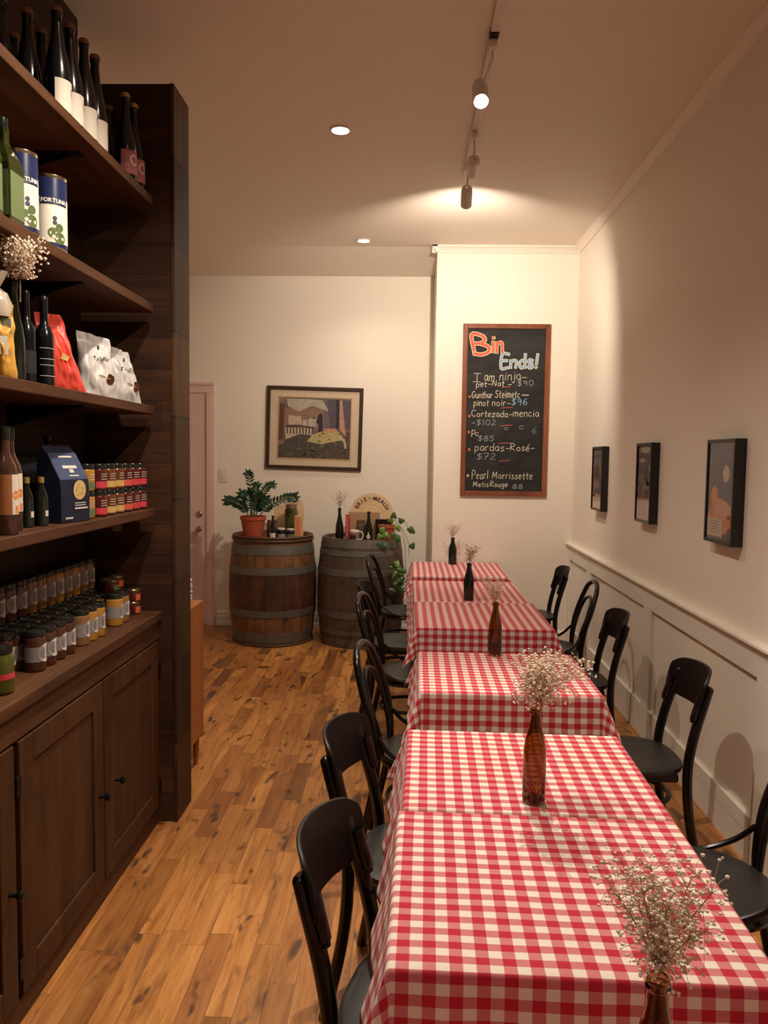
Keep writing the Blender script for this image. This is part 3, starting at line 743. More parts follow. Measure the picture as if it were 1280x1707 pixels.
def flowers(x, y, z, spread, height, n, seed, label, mat='bloom', size=.0036, lean=(0, 0), stemlen=.0, group='dried blossom sprigs in bottles', depth=1.0):
    rnd = random.Random(seed)
    t = thing('dried_flower_bunch', (x, y, z), label, 'dried flowers', group=group)
    st, bl = MB(), MB()
    nm = 9
    for k in range(nm):
        a = 2*pi*k/nm+rnd.uniform(-.3, .3); q = rnd.uniform(.15, 1)
        tip = Vector((math.cos(a)*spread*.5*q+lean[0]*.8, math.sin(a)*spread*.5*q*depth+lean[1]*.8, height*rnd.uniform(.55, .85)))
        mid = tip*.45+Vector((0, 0, height*.08))
        P = smooth_path([(rnd.uniform(-.003, .003), rnd.uniform(-.003, .003), -.06), (0, 0, 0), mid, tip], 3)
        st.tube(P, .0008, 3, cap=False)
        for j in range(n//nm):
            base = P[rnd.randrange(4, len(P))]
            d = Vector((rnd.gauss(0, 1), rnd.gauss(0, 1)*depth, rnd.gauss(.5, .8))).normalized()*rnd.uniform(.2, 1)*spread*.34
            e = base+d
            lim = spread*.62
            rr_ = math.hypot(e.x-lean[0], e.y-lean[1])
            if rr_ > lim: e.x = lean[0]+(e.x-lean[0])*lim/rr_; e.y = lean[1]+(e.y-lean[1])*lim/rr_
            e.z = max(.012, min(e.z, height))
            st.tube([base, (base+e)/2+Vector((0, 0, .004)), e], .00035, 3, cap=False)
            s_ = size*rnd.uniform(.55, 1.15); bl.ball(e, s_, 5, 3, (1, 1, .8))
            if rnd.random() < .45: bl.ball(e+Vector((rnd.uniform(-1, 1), rnd.uniform(-1, 1), rnd.uniform(-1, 1)))*s_*1.7, s_*.7, 5, 3)
    st.build('stems', 'twig', t); o = bl.build('blossoms', mat, t, smooth=True); o['kind'] = 'stuff'; return t
TZ = .7535
bottle(.333, .962, TZ, .262, .031, 'amber', 'brown glass bottle nearest the camera, cut off by the bottom picture edge')
flowers(.333, .962, TZ+.262, 0.145, .155, 640, 1, 'tan dried blossoms in the nearest brown bottle at the bottom right', 'bloom', .0031, (-.004, .0), depth=.9)
bottle(.352, 2.04, TZ, .262, .031, 'amber', 'brown glass bottle standing on the second gingham table')
flowers(.352, 2.04, TZ+.262, .20, .150, 800, 2, 'widest bunch of cream dried blossoms, in the bottle on the second table', 'bloom', .0042, (.035, 0))
bottle(.419, 3.60, TZ, .255, .031, 'amber', 'brown glass bottle at the back edge of the lone third table')
flowers(.419, 3.60, TZ+.255, .13, .125, 260, 3, 'fan of beige dried blossoms in the bottle on the third table', 'bloomp', .0040, (-.025, 0))
bottle(.405, 5.02, TZ, .245, .034, 'bgreen', 'dark bottle standing on the fifth table, behind the brown ones')
flowers(.405, 5.02, TZ+.245, .12, .125, 200, 4, 'small upright bunch of beige blossoms in the dark bottle on the fifth table', 'bloomp', .0045, (.012, 0))
bottle(.395, 6.74, TZ, .235, .036, 'bgreen', 'small dark green bottle on the last table below the chalkboard')
flowers(.395, 6.74, TZ+.235, .14, .130, 180, 5, 'faint pinkish blossoms in the farthest bottle below the chalkboard', 'bloomp', .0045, (.006, 0))

# ================================================================== CHALKBOARD
G = {  # single stroke letters: width, strokes (x, y), baseline 0, cap height 1
 'B': (.62, [[(0, 0), (0, 1), (.38, .95), (.48, .76), (.34, .56), (0, .52)], [(.3, .55), (.58, .40), (.56, .12), (.32, 0), (0, 0)]]),
 'i': (.18, [[(.05, 0), (.07, .58)], [(.08, .78), (.085, .84)]]), 'n': (.42, [[(0, 0), (0, .58)], [(0, .42), (.16, .58), (.30, .54), (.34, .36), (.34, 0)]]),
 'E': (.5, [[(.45, 1), (0, 1), (0, 0), (.46, 0)], [(0, .52), (.38, .54)]]), 'd': (.44, [[(.36, 1), (.36, 0)], [(.36, .45), (.18, .56), (.02, .40), (.02, .14), (.18, 0), (.36, .14)]]),
 's': (.36, [[(.30, .52), (.14, .58), (.03, .46), (.12, .32), (.28, .24), (.28, .06), (.12, 0), (0, .08)]]), '!': (.2, [[(.1, 1), (.07, .28)], [(.06, .05), (.07, .0)]]),
 'I': (.5, [[(0, 1), (.46, 1)], [(.23, 1), (.24, 0)], [(.02, 0), (.48, 0)]]), 'a': (.44, [[(.34, .5), (.18, .58), (.03, .42), (.03, .14), (.16, 0), (.32, .12), (.34, .5)], [(.34, .5), (.38, 0)]]),
 'm': (.62, [[(0, 0), (0, .58)], [(0, .42), (.14, .58), (.24, .5), (.26, 0)], [(.26, .42), (.4, .58), (.5, .5), (.52, 0)]]), 'j': (.26, [[(.16, .58), (.16, -.2), (.06, -.32), (-.06, -.24)], [(.17, .78), (.175, .83)]]),
 'p': (.42, [[(0, .58), (0, -.36)], [(0, .46), (.18, .58), (.34, .44), (.32, .12), (.14, 0), (0, .1)]]), 'e': (.42, [[(.02, .30), (.34, .34), (.28, .54), (.12, .56), (.02, .36), (.04, .10), (.18, 0), (.36, .06)]]),
 't': (.34, [[(.14, .86), (.14, .08), (.26, 0)], [(0, .56), (.30, .58)]]), '-': (.5, [[(.06, .36), (.42, .38)]]), 'N': (.56, [[(0, 0), (0, .9), (.42, .06), (.42, .95)]]),
 'r': (.32, [[(0, 0), (0, .58)], [(0, .38), (.14, .56), (.28, .54)]]), '$': (.5, [[(.42, .84), (.20, .92), (.04, .74), (.16, .54), (.38, .42), (.38, .16), (.18, .04), (0, .14)], [(.22, 1.06), (.20, -.1)]]),
 '9': (.5, [[(.38, .72), (.22, .96), (.04, .80), (.08, .54), (.26, .52), (.38, .72), (.36, 0)]]), '0': (.54, [[(.22, 1), (.04, .76), (.04, .24), (.22, 0), (.42, .22), (.42, .76), (.22, 1)]]),
 'G': (.62, [[(.5, .86), (.28, 1), (.04, .76), (.04, .22), (.26, 0), (.5, .14), (.5, .44), (.3, .44)]]), 'u': (.44, [[(0, .58), (.02, .12), (.16, 0), (.32, .14)], [(.34, .58), (.36, 0)]]),
 'h': (.42, [[(0, 1), (0, 0)], [(0, .42), (.18, .58), (.32, .46), (.34, 0)]]), 'S': (.52, [[(.44, .86), (.22, 1), (.04, .82), (.14, .56), (.38, .42), (.40, .14), (.18, 0), (0, .14)]]),
 'c': (.38, [[(.32, .48), (.16, .58), (.02, .40), (.04, .12), (.18, 0), (.34, .10)]]), 'P': (.5, [[(0, -.1), (0, 1), (.34, .96), (.44, .74), (.32, .50), (0, .46)]]),
 'o': (.46, [[(.18, .56), (.02, .38), (.04, .12), (.20, 0), (.36, .14), (.36, .42), (.18, .56)]]), '6': (.5, [[(.36, .96), (.10, .62), (.04, .22), (.20, 0), (.40, .16), (.36, .40), (.18, .46), (.05, .28)]]),
 'C': (.6, [[(.52, .84), (.3, 1), (.04, .76), (.04, .24), (.28, 0), (.54, .12)]]), 'z': (.42, [[(0, .56), (.34, .56), (0, 0), (.38, .02)]]), 'M': (.7, [[(0, 0), (.06, .95), (.28, .3), (.52, .98), (.56, 0)]]),
 '1': (.26, [[(.12, 1), (.12, 0)]]), '2': (.5, [[(.04, .8), (.2, 1), (.38, .8), (.28, .48), (0, .04), (.46, .04)]]), '7': (.48, [[(0, .96), (.40, .96), (.14, 0)], [(.06, .48), (.38, .5)]]),
 '8': (.5, [[(.22, .54), (.06, .76), (.22, 1), (.40, .78), (.22, .54), (.02, .26), (.22, 0), (.44, .26), (.22, .54)]]), '5': (.5, [[(.42, .96), (.10, .96), (.06, .56), (.30, .58), (.42, .30), (.26, .02), (0, .08)]]),
 'R': (.56, [[(0, 0), (0, 1), (.36, .94), (.40, .68), (0, .48), (.48, 0)]]), 'l': (.2, [[(.06, 1), (.06, .0)]]), 'g': (.44, [[(.32, .46), (.16, .58), (.02, .40), (.06, .12), (.22, .08), (.33, .24)], [(.34, .56), (.32, -.22), (.14, -.34), (0, -.24)]]),
 'é': (.42, [[(.02, .30), (.34, .34), (.28, .54), (.12, .56), (.02, .36), (.04, .10), (.18, 0), (.36, .06)], [(.18, .74), (.36, 1.0)]]), ' ': (.34, []), 'k': (.42, [[(0, 1), (0, 0)], [(.3, .56), (.02, .26), (.34, 0)]])}
cb = thing('chalkboard', (.8405, YB, 2.11), 'tall black chalkboard with wooden frame hanging on the bright wall', 'chalkboard')
BW, BH, FT = .765, 1.512, .042
fb = MB()
fb.box(-BW/2, -.028, -BH/2, -BW/2+FT, -.001, BH/2).box(BW/2-FT, -.028, -BH/2, BW/2, -.001, BH/2)
fb.build('frame', 'framewood', cb, bevel=.003)
MB().box(-BW/2+FT, -.028, BH/2-FT, BW/2-FT, -.001, BH/2).box(-BW/2+FT, -.028, -BH/2, BW/2-FT, -.001, -BH/2+FT).build('frame', 'framewood', cb, bevel=.003)
MB().box(-BW/2+FT-.002, -.014, -BH/2+FT-.002, BW/2-FT+.002, -.002, BH/2-FT+.002).build('slate_panel', 'slate', cb)
def bx(X, Y):   # position on the slate from a sheet 690 wide and 1435 high
    return (X/690-.5)*(BW-2*FT), (.5-Y/1435)*(BH-2*FT)
def ribbon(mb, pts, w, y):
    for i in range(len(pts)-1):
        a, b_ = Vector(pts[i]), Vector(pts[i+1]); d = (b_-a)
        if d.length < 1e-7: continue
        d.normalize(); nrm = Vector((-d.y, d.x))*w/2; e = d*w*.3
        mb.add([(a-e+nrm).to_3d(), (a-e-nrm).to_3d(), (b_+e-nrm).to_3d(), (b_+e+nrm).to_3d()], [(0, 1, 2, 3)])
        for k in range(4): v = mb.v[-4+k]; mb.v[-4+k] = (v[0], y-.000012*(len(mb.v)//4 % 40), v[1])
def write(s, x0, x1, base, cap, mat, w=.0050, slant=.06, rise=0, seed=0, depth=-.0148, jit=.02):
    rnd = random.Random(seed+len(s)); tot = sum(G[c][0]+.12 for c in s)-.12; k = (x1-x0)/tot; mb = MB(); cx = 0
    for c in s:
        gw, strokes = G[c]; dy = rnd.uniform(-1, 1)*cap*.04
        for st in strokes:
            P = [Vector((x0+(cx+px+rnd.uniform(-jit, jit))*k+slant*py*cap, base-dy-(py+rnd.uniform(-jit, jit))*cap-rise*(cx/tot))) for px, py in st]
            if len(P) > 2: P = [q.to_2d() for q in smooth_path([(q.x, q.y, 0) for q in P], 4)]
            ribbon(mb, [Vector(bx(q.x, q.y)) for q in P], w, depth)
        cx += gw+.12
    return mb.build('chalk_lettering', mat, cb)
def dash(x0, x1, y, mat='chalkr', w=.005):
    mb = MB(); P = smooth_path([(x0, y+3, 0), ((x0+x1)/2, y-3, 0), (x1, y-4, 0)], 4); ribbon(mb, [Vector(bx(q.x, q.y)) for q in P], w, -.0148); mb.build('chalk_underline', mat, cb)
o_ = 215; oy = 145
def wr(s, x0, x1, base, cap, mat, **k): write(s, x0-o_, x1-o_, base-oy, cap, mat, **k)
wr('B', 275, 415, 362, 168, 'chalky', w=.036, slant=-.15, depth=-.0146); wr('B', 275, 415, 362, 168, 'chalkr', w=.024, slant=-.15, depth=-.0150)
wr('in', 430, 535, 352, 150, 'chalky', w=.030, slant=.02, depth=-.0146); wr('in', 430, 535, 352, 150, 'chalkr', w=.021, slant=.02, depth=-.0150)
wr('Ends!', 515, 845, 487, 118, 'chalkw', w=.027, slant=.06, rise=12, depth=-.0146); wr('Ends!', 515, 845, 487, 118, 'chalkb', w=.014, slant=.06, rise=12, depth=-.0150)
wr('I', 268, 340, 610, 74, 'chalkw'); wr('am', 370, 462, 600, 78, 'chalkw'); wr('ninja', 505, 695, 598, 80, 'chalkw', rise=10); wr('-', 695, 755, 590, 60, 'chalkw')
wr('pet-Nat', 300, 550, 655, 52, 'chalkw', rise=12); wr('-', 575, 620, 650, 50, 'chalkw'); wr('$90', 665, 812, 642, 46, 'chalkg', rise=4)
wr('Gunthur', 262, 445, 752, 58, 'chalkw', seed=2); wr('Steimetc', 470, 690, 748, 64, 'chalkw', seed=3); wr('-', 698, 780, 748, 70, 'chalkw', w=.008)
wr('pinot', 280, 415, 822, 58, 'chalkw', seed=4); wr('noir-', 445, 610, 820, 56, 'chalkw'); wr('$96', 618, 760, 810, 58, 'chalkb', w=.006)
wr('Cortezada-', 262, 630, 918, 56, 'chalkw', seed=5); wr('mencia', 635, 865, 912, 66, 'chalkw', seed=6)
wr('-$102', 262, 482, 992, 48, 'chalkg', seed=7); wr('p', 268, 300, 1072, 66, 'chalkw'); wr('c', 302, 330, 1086, 50, 'chalkw', seed=7)
wr('$85', 325, 470, 1132, 46, 'chalkg', seed=8); wr('c', 690, 735, 1022, 50, 'chalkg', w=.004); wr('c', 560, 596, 1030, 34, 'chalkg', w=.004); wr('6', 806, 850, 1060, 60, 'chalkg', w=.004)
wr('pardas-', 300, 615, 1220, 66, 'chalkw', seed=9); wr('Rosé-', 620, 835, 1216, 58, 'chalkw', seed=10); wr('$72', 318, 490, 1296, 54, 'chalkg', seed=11)
wr('Pearl', 278, 425, 1470, 72, 'chalkw', seed=12); wr('Morrissette', 460, 822, 1468, 62, 'chalkw', seed=13); wr('Metis', 290, 430, 1542, 46, 'chalkw', seed=14, w=.005); wr('Rouge', 445, 602, 1540, 46, 'chalkw', seed=15, w=.005)
wr('88', 645, 738, 1556, 40, 'chalkg', seed=16)
for a, b_, y in ((530, 605, 656), (520, 626, 838), (525, 628, 995), (512, 620, 1152), (515, 615, 1308)): dash(a-o_, b_-o_, y-oy)
for x, y, m_ in ((243, 742, 'chalkr'), (243, 914, 'chalkr'), (240, 1056, 'chalkr'), (248, 1212, 'chalkr'), (240, 1444, 'chalkw')):
    px, pz = bx(x-o_, y-oy); k = MB(); k.poly([(px+.010*math.cos(a*pi/4)*(1+.3*(a % 2)), -.0148, pz+.013*math.sin(a*pi/4)) for a in range(8)]); k.build('chalk_dot', m_, cb)

# ================================================================== PICTURES
pc = thing('framed_painting', (-.925, YW, 1.955), 'framed painting of a market stall hanging above the barrels', 'picture')
pc.rotation_euler = (0, math.radians(1.2), 0)
PW, PH = .935, .80
k = MB(); w = .034
k.box(-PW/2, -.030, -PH/2, -PW/2+w, -.002, PH/2).box(PW/2-w, -.030, -PH/2, PW/2, -.002, PH/2).box(-PW/2+w, -.030, PH/2-w, PW/2-w, -.002, PH/2).box(-PW/2+w, -.030, -PH/2, PW/2-w, -.002, -PH/2+w)
k.build('frame', 'frameb', pc, bevel=.005)
MB().box(-PW/2+w-.002, -.012, -PH/2+w-.002, PW/2-w+.002, -.003, PH/2-w+.002).build('mount', 'mat', pc)
iw, ih = .70, .585
k = MB(); g = .012
k.box(-iw/2-g, -.015, -ih/2-g, -iw/2, -.012, ih/2+g).box(iw/2, -.015, -ih/2-g, iw/2+g, -.012, ih/2+g).box(-iw/2, -.015, ih/2, iw/2, -.012, ih/2+g).box(-iw/2, -.015, -ih/2-g, iw/2, -.012, -ih/2)
k.build('slip', 'gilt', pc)
def m_paint():
    k = N('painting_ground', .7); P = k.coord(); a = k.noise(k.map(P, (1, 1, 1.6)), 22, 5, .7, 1.2); b = k.noise(P, 60, 3, .6, .5)
    c = k.ramp(a, [(.30, (.018, .016, .022)), (.45, (.045, .040, .028)), (.58, (.10, .075, .04)), (.72, (.16, .09, .05))]); k.col(k.mix(k.math('MULTIPLY', b, .3), c, (.10, .10, .12))); return k.m
M['paint'] = m_paint()
for nm, c in (('sky', (.15, .115, .12)), ('tent', (.42, .36, .30)), ('brick', (.26, .15, .11)), ('dark', (.025, .022, .030)), ('cloth', (.48, .38, .28)), ('cab', (.45, .37, .16)), ('slatey', (.085, .075, .095)), ('pinkc', (.50, .25, .17)), ('earth', (.10, .05, .03)), ('greenish', (.13, .14, .07))):
    M['p_'+nm] = plain('painted_'+nm, c, .7, 0, .4, 45)
mats = ['paint', 'p_sky', 'p_tent', 'p_brick', 'p_dark', 'p_cloth', 'p_cab', 'p_slatey', 'p_pinkc', 'p_earth', 'p_greenish']
k = MB()
def pt(m_, pts, lv): k.m(m_); k.poly([((x-.5)*iw, -.0125-.0003*lv, (.5-y)*ih) for x, y in pts[::-1]])
pt(0, [(0, 0), (1, 0), (1, 1), (0, 1)], 0); pt(1, [(.08, 0), (1, 0), (1, .55), (.08, .6)], 1); pt(3, [(.08, .18), (.62, .16), (.62, .52), (.08, .56)], 2)
pt(2, [(.10, .02), (.42, .02), (.60, .03), (.70, .22), (.46, .13), (.28, .23), (.13, .15)], 3); pt(7, [(.66, .02), (.80, .02), (.80, .5), (.72, .5)], 3); pt(4, [(.795, .02), (.835, .02), (.84, .5), (.80, .5)], 4)
pt(7, [(.85, .03), (1, .03), (1, .5), (.9, .5)], 3); pt(8, [(.845, .03), (.875, .03), (.94, .62), (.85, .5)], 5); pt(3, [(0, 0), (.09, 0), (.08, .75), (0, .8)], 5); pt(9, [(.01, .1), (.08, .1), (.07, .7), (0, .72)], 6)
pt(5, [(.13, .29), (.31, .31), (.33, .44), (.14, .45)], 4); pt(5, [(.09, .50), (.46, .50), (.50, .62), (.30, .60), (.10, .70)], 4); pt(4, [(.10, .465), (.30, .455), (.50, .485), (.50, .50), (.30, .475), (.10, .49)], 6)
for a in range(9): pt(4, [(.11+a*.045, .49), (.125+a*.045, .49), (.135+a*.043, .60), (.12+a*.043, .60)], 6)
pt(2, [(.40, .36), (.45, .33), (.52, .34), (.53, .47), (.42, .48)], 5); pt(4, [(.475, .315), (.50, .315), (.50, .345), (.475, .345)], 7); pt(5, [(.34, .37), (.39, .36), (.40, .47), (.33, .47)], 5)
pt(4, [(.555, .27), (.585, .245), (.61, .28), (.615, .55), (.555, .56), (.555, .42), (.52, .41)], 6); pt(8, [(.63, .50), (.80, .49), (.83, .56), (.64, .56)], 5); pt(6, [(.40, .72), (.48, .60), (.62, .54), (.85, .55), (.93, .68), (.80, .70), (.60, .76)], 6)
rnd = random.Random(5)
for a in range(26):
    cx, cy = rnd.uniform(.44, .9), rnd.uniform(.56, .72); q = rnd.uniform(.012, .03)
    pt(rnd.choice([6, 10, 5, 6]), [(cx+q*math.cos(j*pi/3), cy+q*.8*math.sin(j*pi/3)) for j in range(6)], 7)
pt(5, [(.86, .64), (.93, .66), (.96, .82), (.93, .82), (.91, .72)], 8)
for a in range(30):
    cx, cy = rnd.uniform(.03, .97), rnd.uniform(.76, .98); q = rnd.uniform(.015, .04)
    pt(rnd.choice([4, 10, 9, 7, 9]), [(cx+q*math.cos(j*pi/3), cy+q*.5*math.sin(j*pi/3)) for j in range(6)], 3)
k.build('canvas', mats, pc)
def right_frame(y0, y1, z0, z1, label, kind):
    t = thing('picture_frame', (XR, (y0+y1)/2, (z0+z1)/2), label, 'picture frame', group='small black box frames on the right wall')
    w, h = (y1-y0)/2, (z1-z0)/2; k = MB(); e = .016; D = .052
    k.box(-D, -w, -h, -.001, -w+e, h).box(-D, w-e, -h, -.001, w, h).box(-D, -w+e, h-e, -.001, w-e, h).box(-D, -w+e, -h, -.001, w-e, -h+e)
    k.build('frame', 'frameblack', t, bevel=.002)
    k = MB(); rnd = random.Random(kind*7+1); X = -.040
    def q(m_, a0, b0, a1, b1, lv): k.m(m_); x = X-.0004*lv; k.add([(x, w-e-(2*w-2*e)*a0, h-e-(2*h-2*e)*b0), (x, w-e-(2*w-2*e)*a1, h-e-(2*h-2*e)*b0), (x, w-e-(2*w-2*e)*a1, h-e-(2*h-2*e)*b1), (x, w-e-(2*w-2*e)*a0, h-e-(2*h-2*e)*b1)], [(3, 2, 1, 0)])
    def blob(m_, a, b_, ra, rb, lv, n=12):
        k.m(m_); x = X-.0004*lv
        k.poly([(x, w-e-(2*w-2*e)*(a+ra*math.cos(2*pi*j/n)*rnd.uniform(.85, 1.1)), h-e-(2*h-2*e)*(b_-rb*math.sin(2*pi*j/n)*rnd.uniform(.85, 1.1))) for j in range(n)][::-1])
    mm = ['p_tent', 'p_slatey', 'p_earth', 'p_pinkc', 'p_cloth', 'p_brick', 'p_greenish', 'mat', 'p_sky', 'orangep']
    if kind == 0:
        q(8, 0, 0, 1, .78, 0); q(4, 0, .80, 1, 1, 1); q(1, .05, .10, .95, .14, 2); blob(6, .75, .38, .2, .14, 2); blob(2, .35, .45, .3, .2, 3); blob(5, .4, .60, .28, .10, 4); blob(1, .5, .72, .35, .05, 5); q(3, .3, .76, .9, .80, 4)
    elif kind == 1:
        q(8, 0, 0, 1, .72, 0); q(4, 0, .72, 1, 1, 1); blob(0, .5, .05, .4, .05, 2); q(1, .0, .13, 1, .16, 2); blob(0, .3, .2, .25, .03, 3)
        for a in range(9): blob(rnd.choice([2, 5, 0, 1]), rnd.uniform(.1, .9), rnd.uniform(.28, .68), .10, .05, 3)
        for a in range(6): q(1, .12, .78+a*.03, .7, .785+a*.03, 3)
    else:
        q(8, 0, 0, 1, 1, 0); q(1, .05, .02, .9, .5, 1); blob(4, .68, .32, .13, .09, 4); blob(1, .62, .5, .38, .16, 3); blob(9, .25, .56, .16, .12, 4); blob(9, .5, .76, .5, .20, 5); blob(3, .6, .68, .35, .07, 6)
        for a in range(14): blob(rnd.choice([9, 3, 5]), rnd.uniform(.08, .92), rnd.uniform(.6, .92), .06, .02, 7)
        q(4, .02, .78, .62, .97, 8)
        for a in range(5): q(1, .08, .81+a*.028, .5, .816+a*.028, 9)
    k.build('print', mm, t)
    MB().add([(-.047, -w+e, -h+e), (-.047, w-e, -h+e), (-.047, w-e, h-e), (-.047, -w+e, h-e)], [(3, 2, 1, 0)]).build('glass_pane', 'glaze', t)
right_frame(5.68, 5.99, 1.305, 1.785, 'black box frame farthest along the right wall', 0)
right_frame(4.54, 4.835, 1.31, 1.79, 'black box frame in the middle, with pale lower band', 1)
right_frame(3.385, 3.70, 1.31, 1.785, 'black box frame nearest the camera, with orange lower half', 2)

# ================================================================== BARRELS
def barrel(x, y, rz, mat, label, rim):
    t = thing('wine_barrel', (x, y, 0), label, 'barrel', rz, 'old wine barrels by the back wall')
    H = .965; R0, R1 = .350, .398
    def rad(z): q = (z/H-.5)*2; return R1-(R1-R0)*abs(q)**2.0
    pr = [(rad(H*i/24), H*i/24) for i in range(25)]
    pr = [(R0-.03, .0)]+pr+[(R0-.028, H), (R0-.030, H-.03), (0.001, H-.03)]
    b_ = MB().lathe([(0.001, .03), (R0-.03, .03)]+pr, 56, cap=False).build('staves', mat, t, smooth=True, angle=50)
    for z0, z1 in ((.005, .075), (.105, .150) if rim == 0 else (.115, .155), (.265, .325), (.640, .700), (.815, .86) if rim else (.83, .90), (.885, .955)) if rim else ((.03, .125), (.265, .325), (.640, .705), (.815, .895)):
        MB().lathe([(rad(z0)+.0005, z0), (rad(z0)+.004, z0+.001), (rad((z0+z1)/2)+.0045, (z0+z1)/2), (rad(z1)+.004, z1-.001), (rad(z1)+.0005, z1)], 56, cap=False).build('hoop', 'hoop', t, smooth=True)
    if rim:
        rv = MB()
        for z in (.675, .84, .92):
            for a in (-1.50, -1.42): rv.ball((math.cos(a)*(rad(z)+.005), math.sin(a)*(rad(z)+.005), z), .006, 8, 5)
        rv.build('rivets', 'iron', t, smooth=True)
    else:
        for z in (.935, .962, .012): MB().tube([((rad(z)+.006)*math.cos(2*pi*i/56), (rad(z)+.006)*math.sin(2*pi*i/56), z) for i in range(56)], .013, 8, closed=True).build('withy_hoop', 'withy', t, smooth=True)
    return t
barrel(-1.235, 6.985, 0, 'barrelA', 'reddish brown oak barrel left, with wooden rim hoops and a potted plant', 0)
barrel(-.425, 6.985, .3, 'barrelB', 'greyer oak barrel right, with riveted metal hoops and trailing plant', 1)
BT = .935

# ================================================================== GOODS ON THE SHELVES
def wine_prof(h, rr):
    return [(rr*.7, .006), (rr*.9, 0), (rr, .006), (rr, h*.36), (rr*.97, h*.42), (rr*.84, h*.52), (rr*.62, h*.64), (rr*.46, h*.74), (rr*.38, h*.84), (rr*.36, h*.93), (rr*.42, h*.935), (rr*.42, h*.965), (rr*.36, h*.97), (rr*.36, h), (.001, h)]
Z1, Z2, Z3, Z4 = 2.7755, 2.3255, 1.8905, 1.4455
def sauce_prof(h, rr):
    return [(rr*.7, .006), (rr*.9, 0), (rr, .006), (rr, h*.54), (rr*.93, h*.60), (rr*.70, h*.66), (rr*.48, h*.70), (rr*.42, h*.76), (rr*.42, h*.97), (rr*.36, h), (.001, h)]
def tall_bottle(name, x, y, z, h, rr, mat, label, group, lab=None, cap='wax', shape=wine_prof):
    t = thing(name, (x, y, z), label, 'bottle', group=group)
    MB().lathe(shape(h*.995, rr), 26).build('glass_bottle', mat, t, smooth=True, angle=60)
    MB().lathe([(rr*.40, h*.95), (rr*.445, h*.953), (rr*.445, h*.985), (rr*.36, h+.001), (.001, h+.003)], 20, cap=False).build('foil_cap' if cap != 'gold' else 'cap', cap, t, smooth=True)
    if lab == 'cream':
        MB().cyl_patch(rr+.0006, h*.05, h*.33, -1.35, .95, 16).build('paper_label', 'label', t, smooth=True)
        MB().cyl_disc(rr+.0011, h*.24, .28, .013, 14, .0100).build('printed_ring', 'redink', t)
    if lab == 'pink':
        mb = MB().cyl_patch(rr+.0006, h*.10, h*.36, -1.7, 1.2, 18); mb.m(1).cyl_disc(rr+.001, h*.26, -.35, .022, 16, .014)
        mb.m(1).cyl_patch(rr+.001, h*.10, h*.20, .1, 1.2, 8)
        mb.build('paper_label', ['pinkl', 'label'], t, smooth=True)
    return t
gA, gB = 'dark bottles in the front row on the top shelf', 'dark bottles in the back row on the top shelf'
fr = ['dark bottle with cream label on the top shelf, nearest of the labelled four', 'dark bottle with cream label on the top shelf, second of the labelled four', 'dark bottle with cream label on the top shelf, third of the labelled four', 'dark bottle with cream label on the top shelf, farthest of the labelled four']
for i, (y, h) in enumerate(((2.58, .355), (2.675, .352), (2.79, .362), (2.885, .356))):
    tall_bottle('tall_bottle', -1.172, y, Z1, h, .042, 'bblack', fr[i], gA, 'cream')
bk = ['unlabelled dark bottle at the left picture edge on the top shelf', 'unlabelled dark bottle second from the left edge, lower looking, on the top shelf', 'tall unlabelled dark bottle third from the left edge on the top shelf', 'unlabelled dark bottle just left of the labelled bottles on the top shelf']
for i, (x, y) in enumerate(((-1.33, 2.53), (-1.40, 2.745), (-1.28, 2.60), (-1.29, 2.72))): tall_bottle('tall_bottle', x, y, Z1, .36, .042, 'bblack', bk[i], gB)
pk = ['dark bottle without label behind the pink labelled pair on the top shelf', 'dark bottle with rose pink label on the top shelf, left of its pair', 'dark bottle with rose and white label at the far end of the top shelf']
for i, (x, y) in enumerate(((-1.285, 3.30), (-1.172, 3.19), (-1.172, 3.285))): tall_bottle('tall_bottle', x, y, Z1, .36, .042, 'bblack', pk[i], 'bottles at the far end of the top shelf', 'pink' if i else None, 'gold' if i != 0 else 'wax')
# shelf two: square oil bottles and large tins
def oil_bottle(x, y, label):
    t = thing('oil_bottle', (x, y, Z2), label, 'bottle', group='square green oil bottles')
    mb = MB(); w = .042; lv = [(w, 0), (w, .165), (w*.86, .19), (w*.45, .222), (w*.36, .235), (w*.36, .27)]
    for i in range(len(lv)-1):
        (a, z0), (b_, z1) = lv[i], lv[i+1]
        mb.add([(-a, -a, z0), (a, -a, z0), (a, a, z0), (-a, a, z0), (-b_, -b_, z1), (b_, -b_, z1), (b_, b_, z1), (-b_, b_, z1)], [(0, 1, 5, 4), (1, 2, 6, 5), (2, 3, 7, 6), (3, 0, 4, 7)])
    mb.poly([(-w, -w, 0), (-w, w, 0), (w, w, 0), (w, -w, 0)])
    mb.build('glass_bottle', 'oil', t, bevel=.003)
    MB().lathe([(.0165, .262), (.0175, .264), (.0175, .298), (.014, .30), (.001, .30)], 18, cap=False).build('cap', 'lid', t, smooth=True)
    k = MB(); e = w+.0008
    k.box(-w*.9, -e, .02, w*.9, -e+.0005, .145).box(e-.0005, -w*.9, .02, e, w*.9, .145)
    k.m(1).box(-w*.75, -e-.0005, .03, w*.2, -e, .05); k.m(2).box(w*.35, -e-.0005, .07, w*.8, -e, .10)
    k.build('paper_label', ['green_l', 'label', 'olive'], t); return t
oil_bottle(-1.170, 2.215, 'square green oil bottle with olive label beside the tins'); oil_bottle(-1.175, 2.105, 'square green oil bottle cut off by the left picture edge')
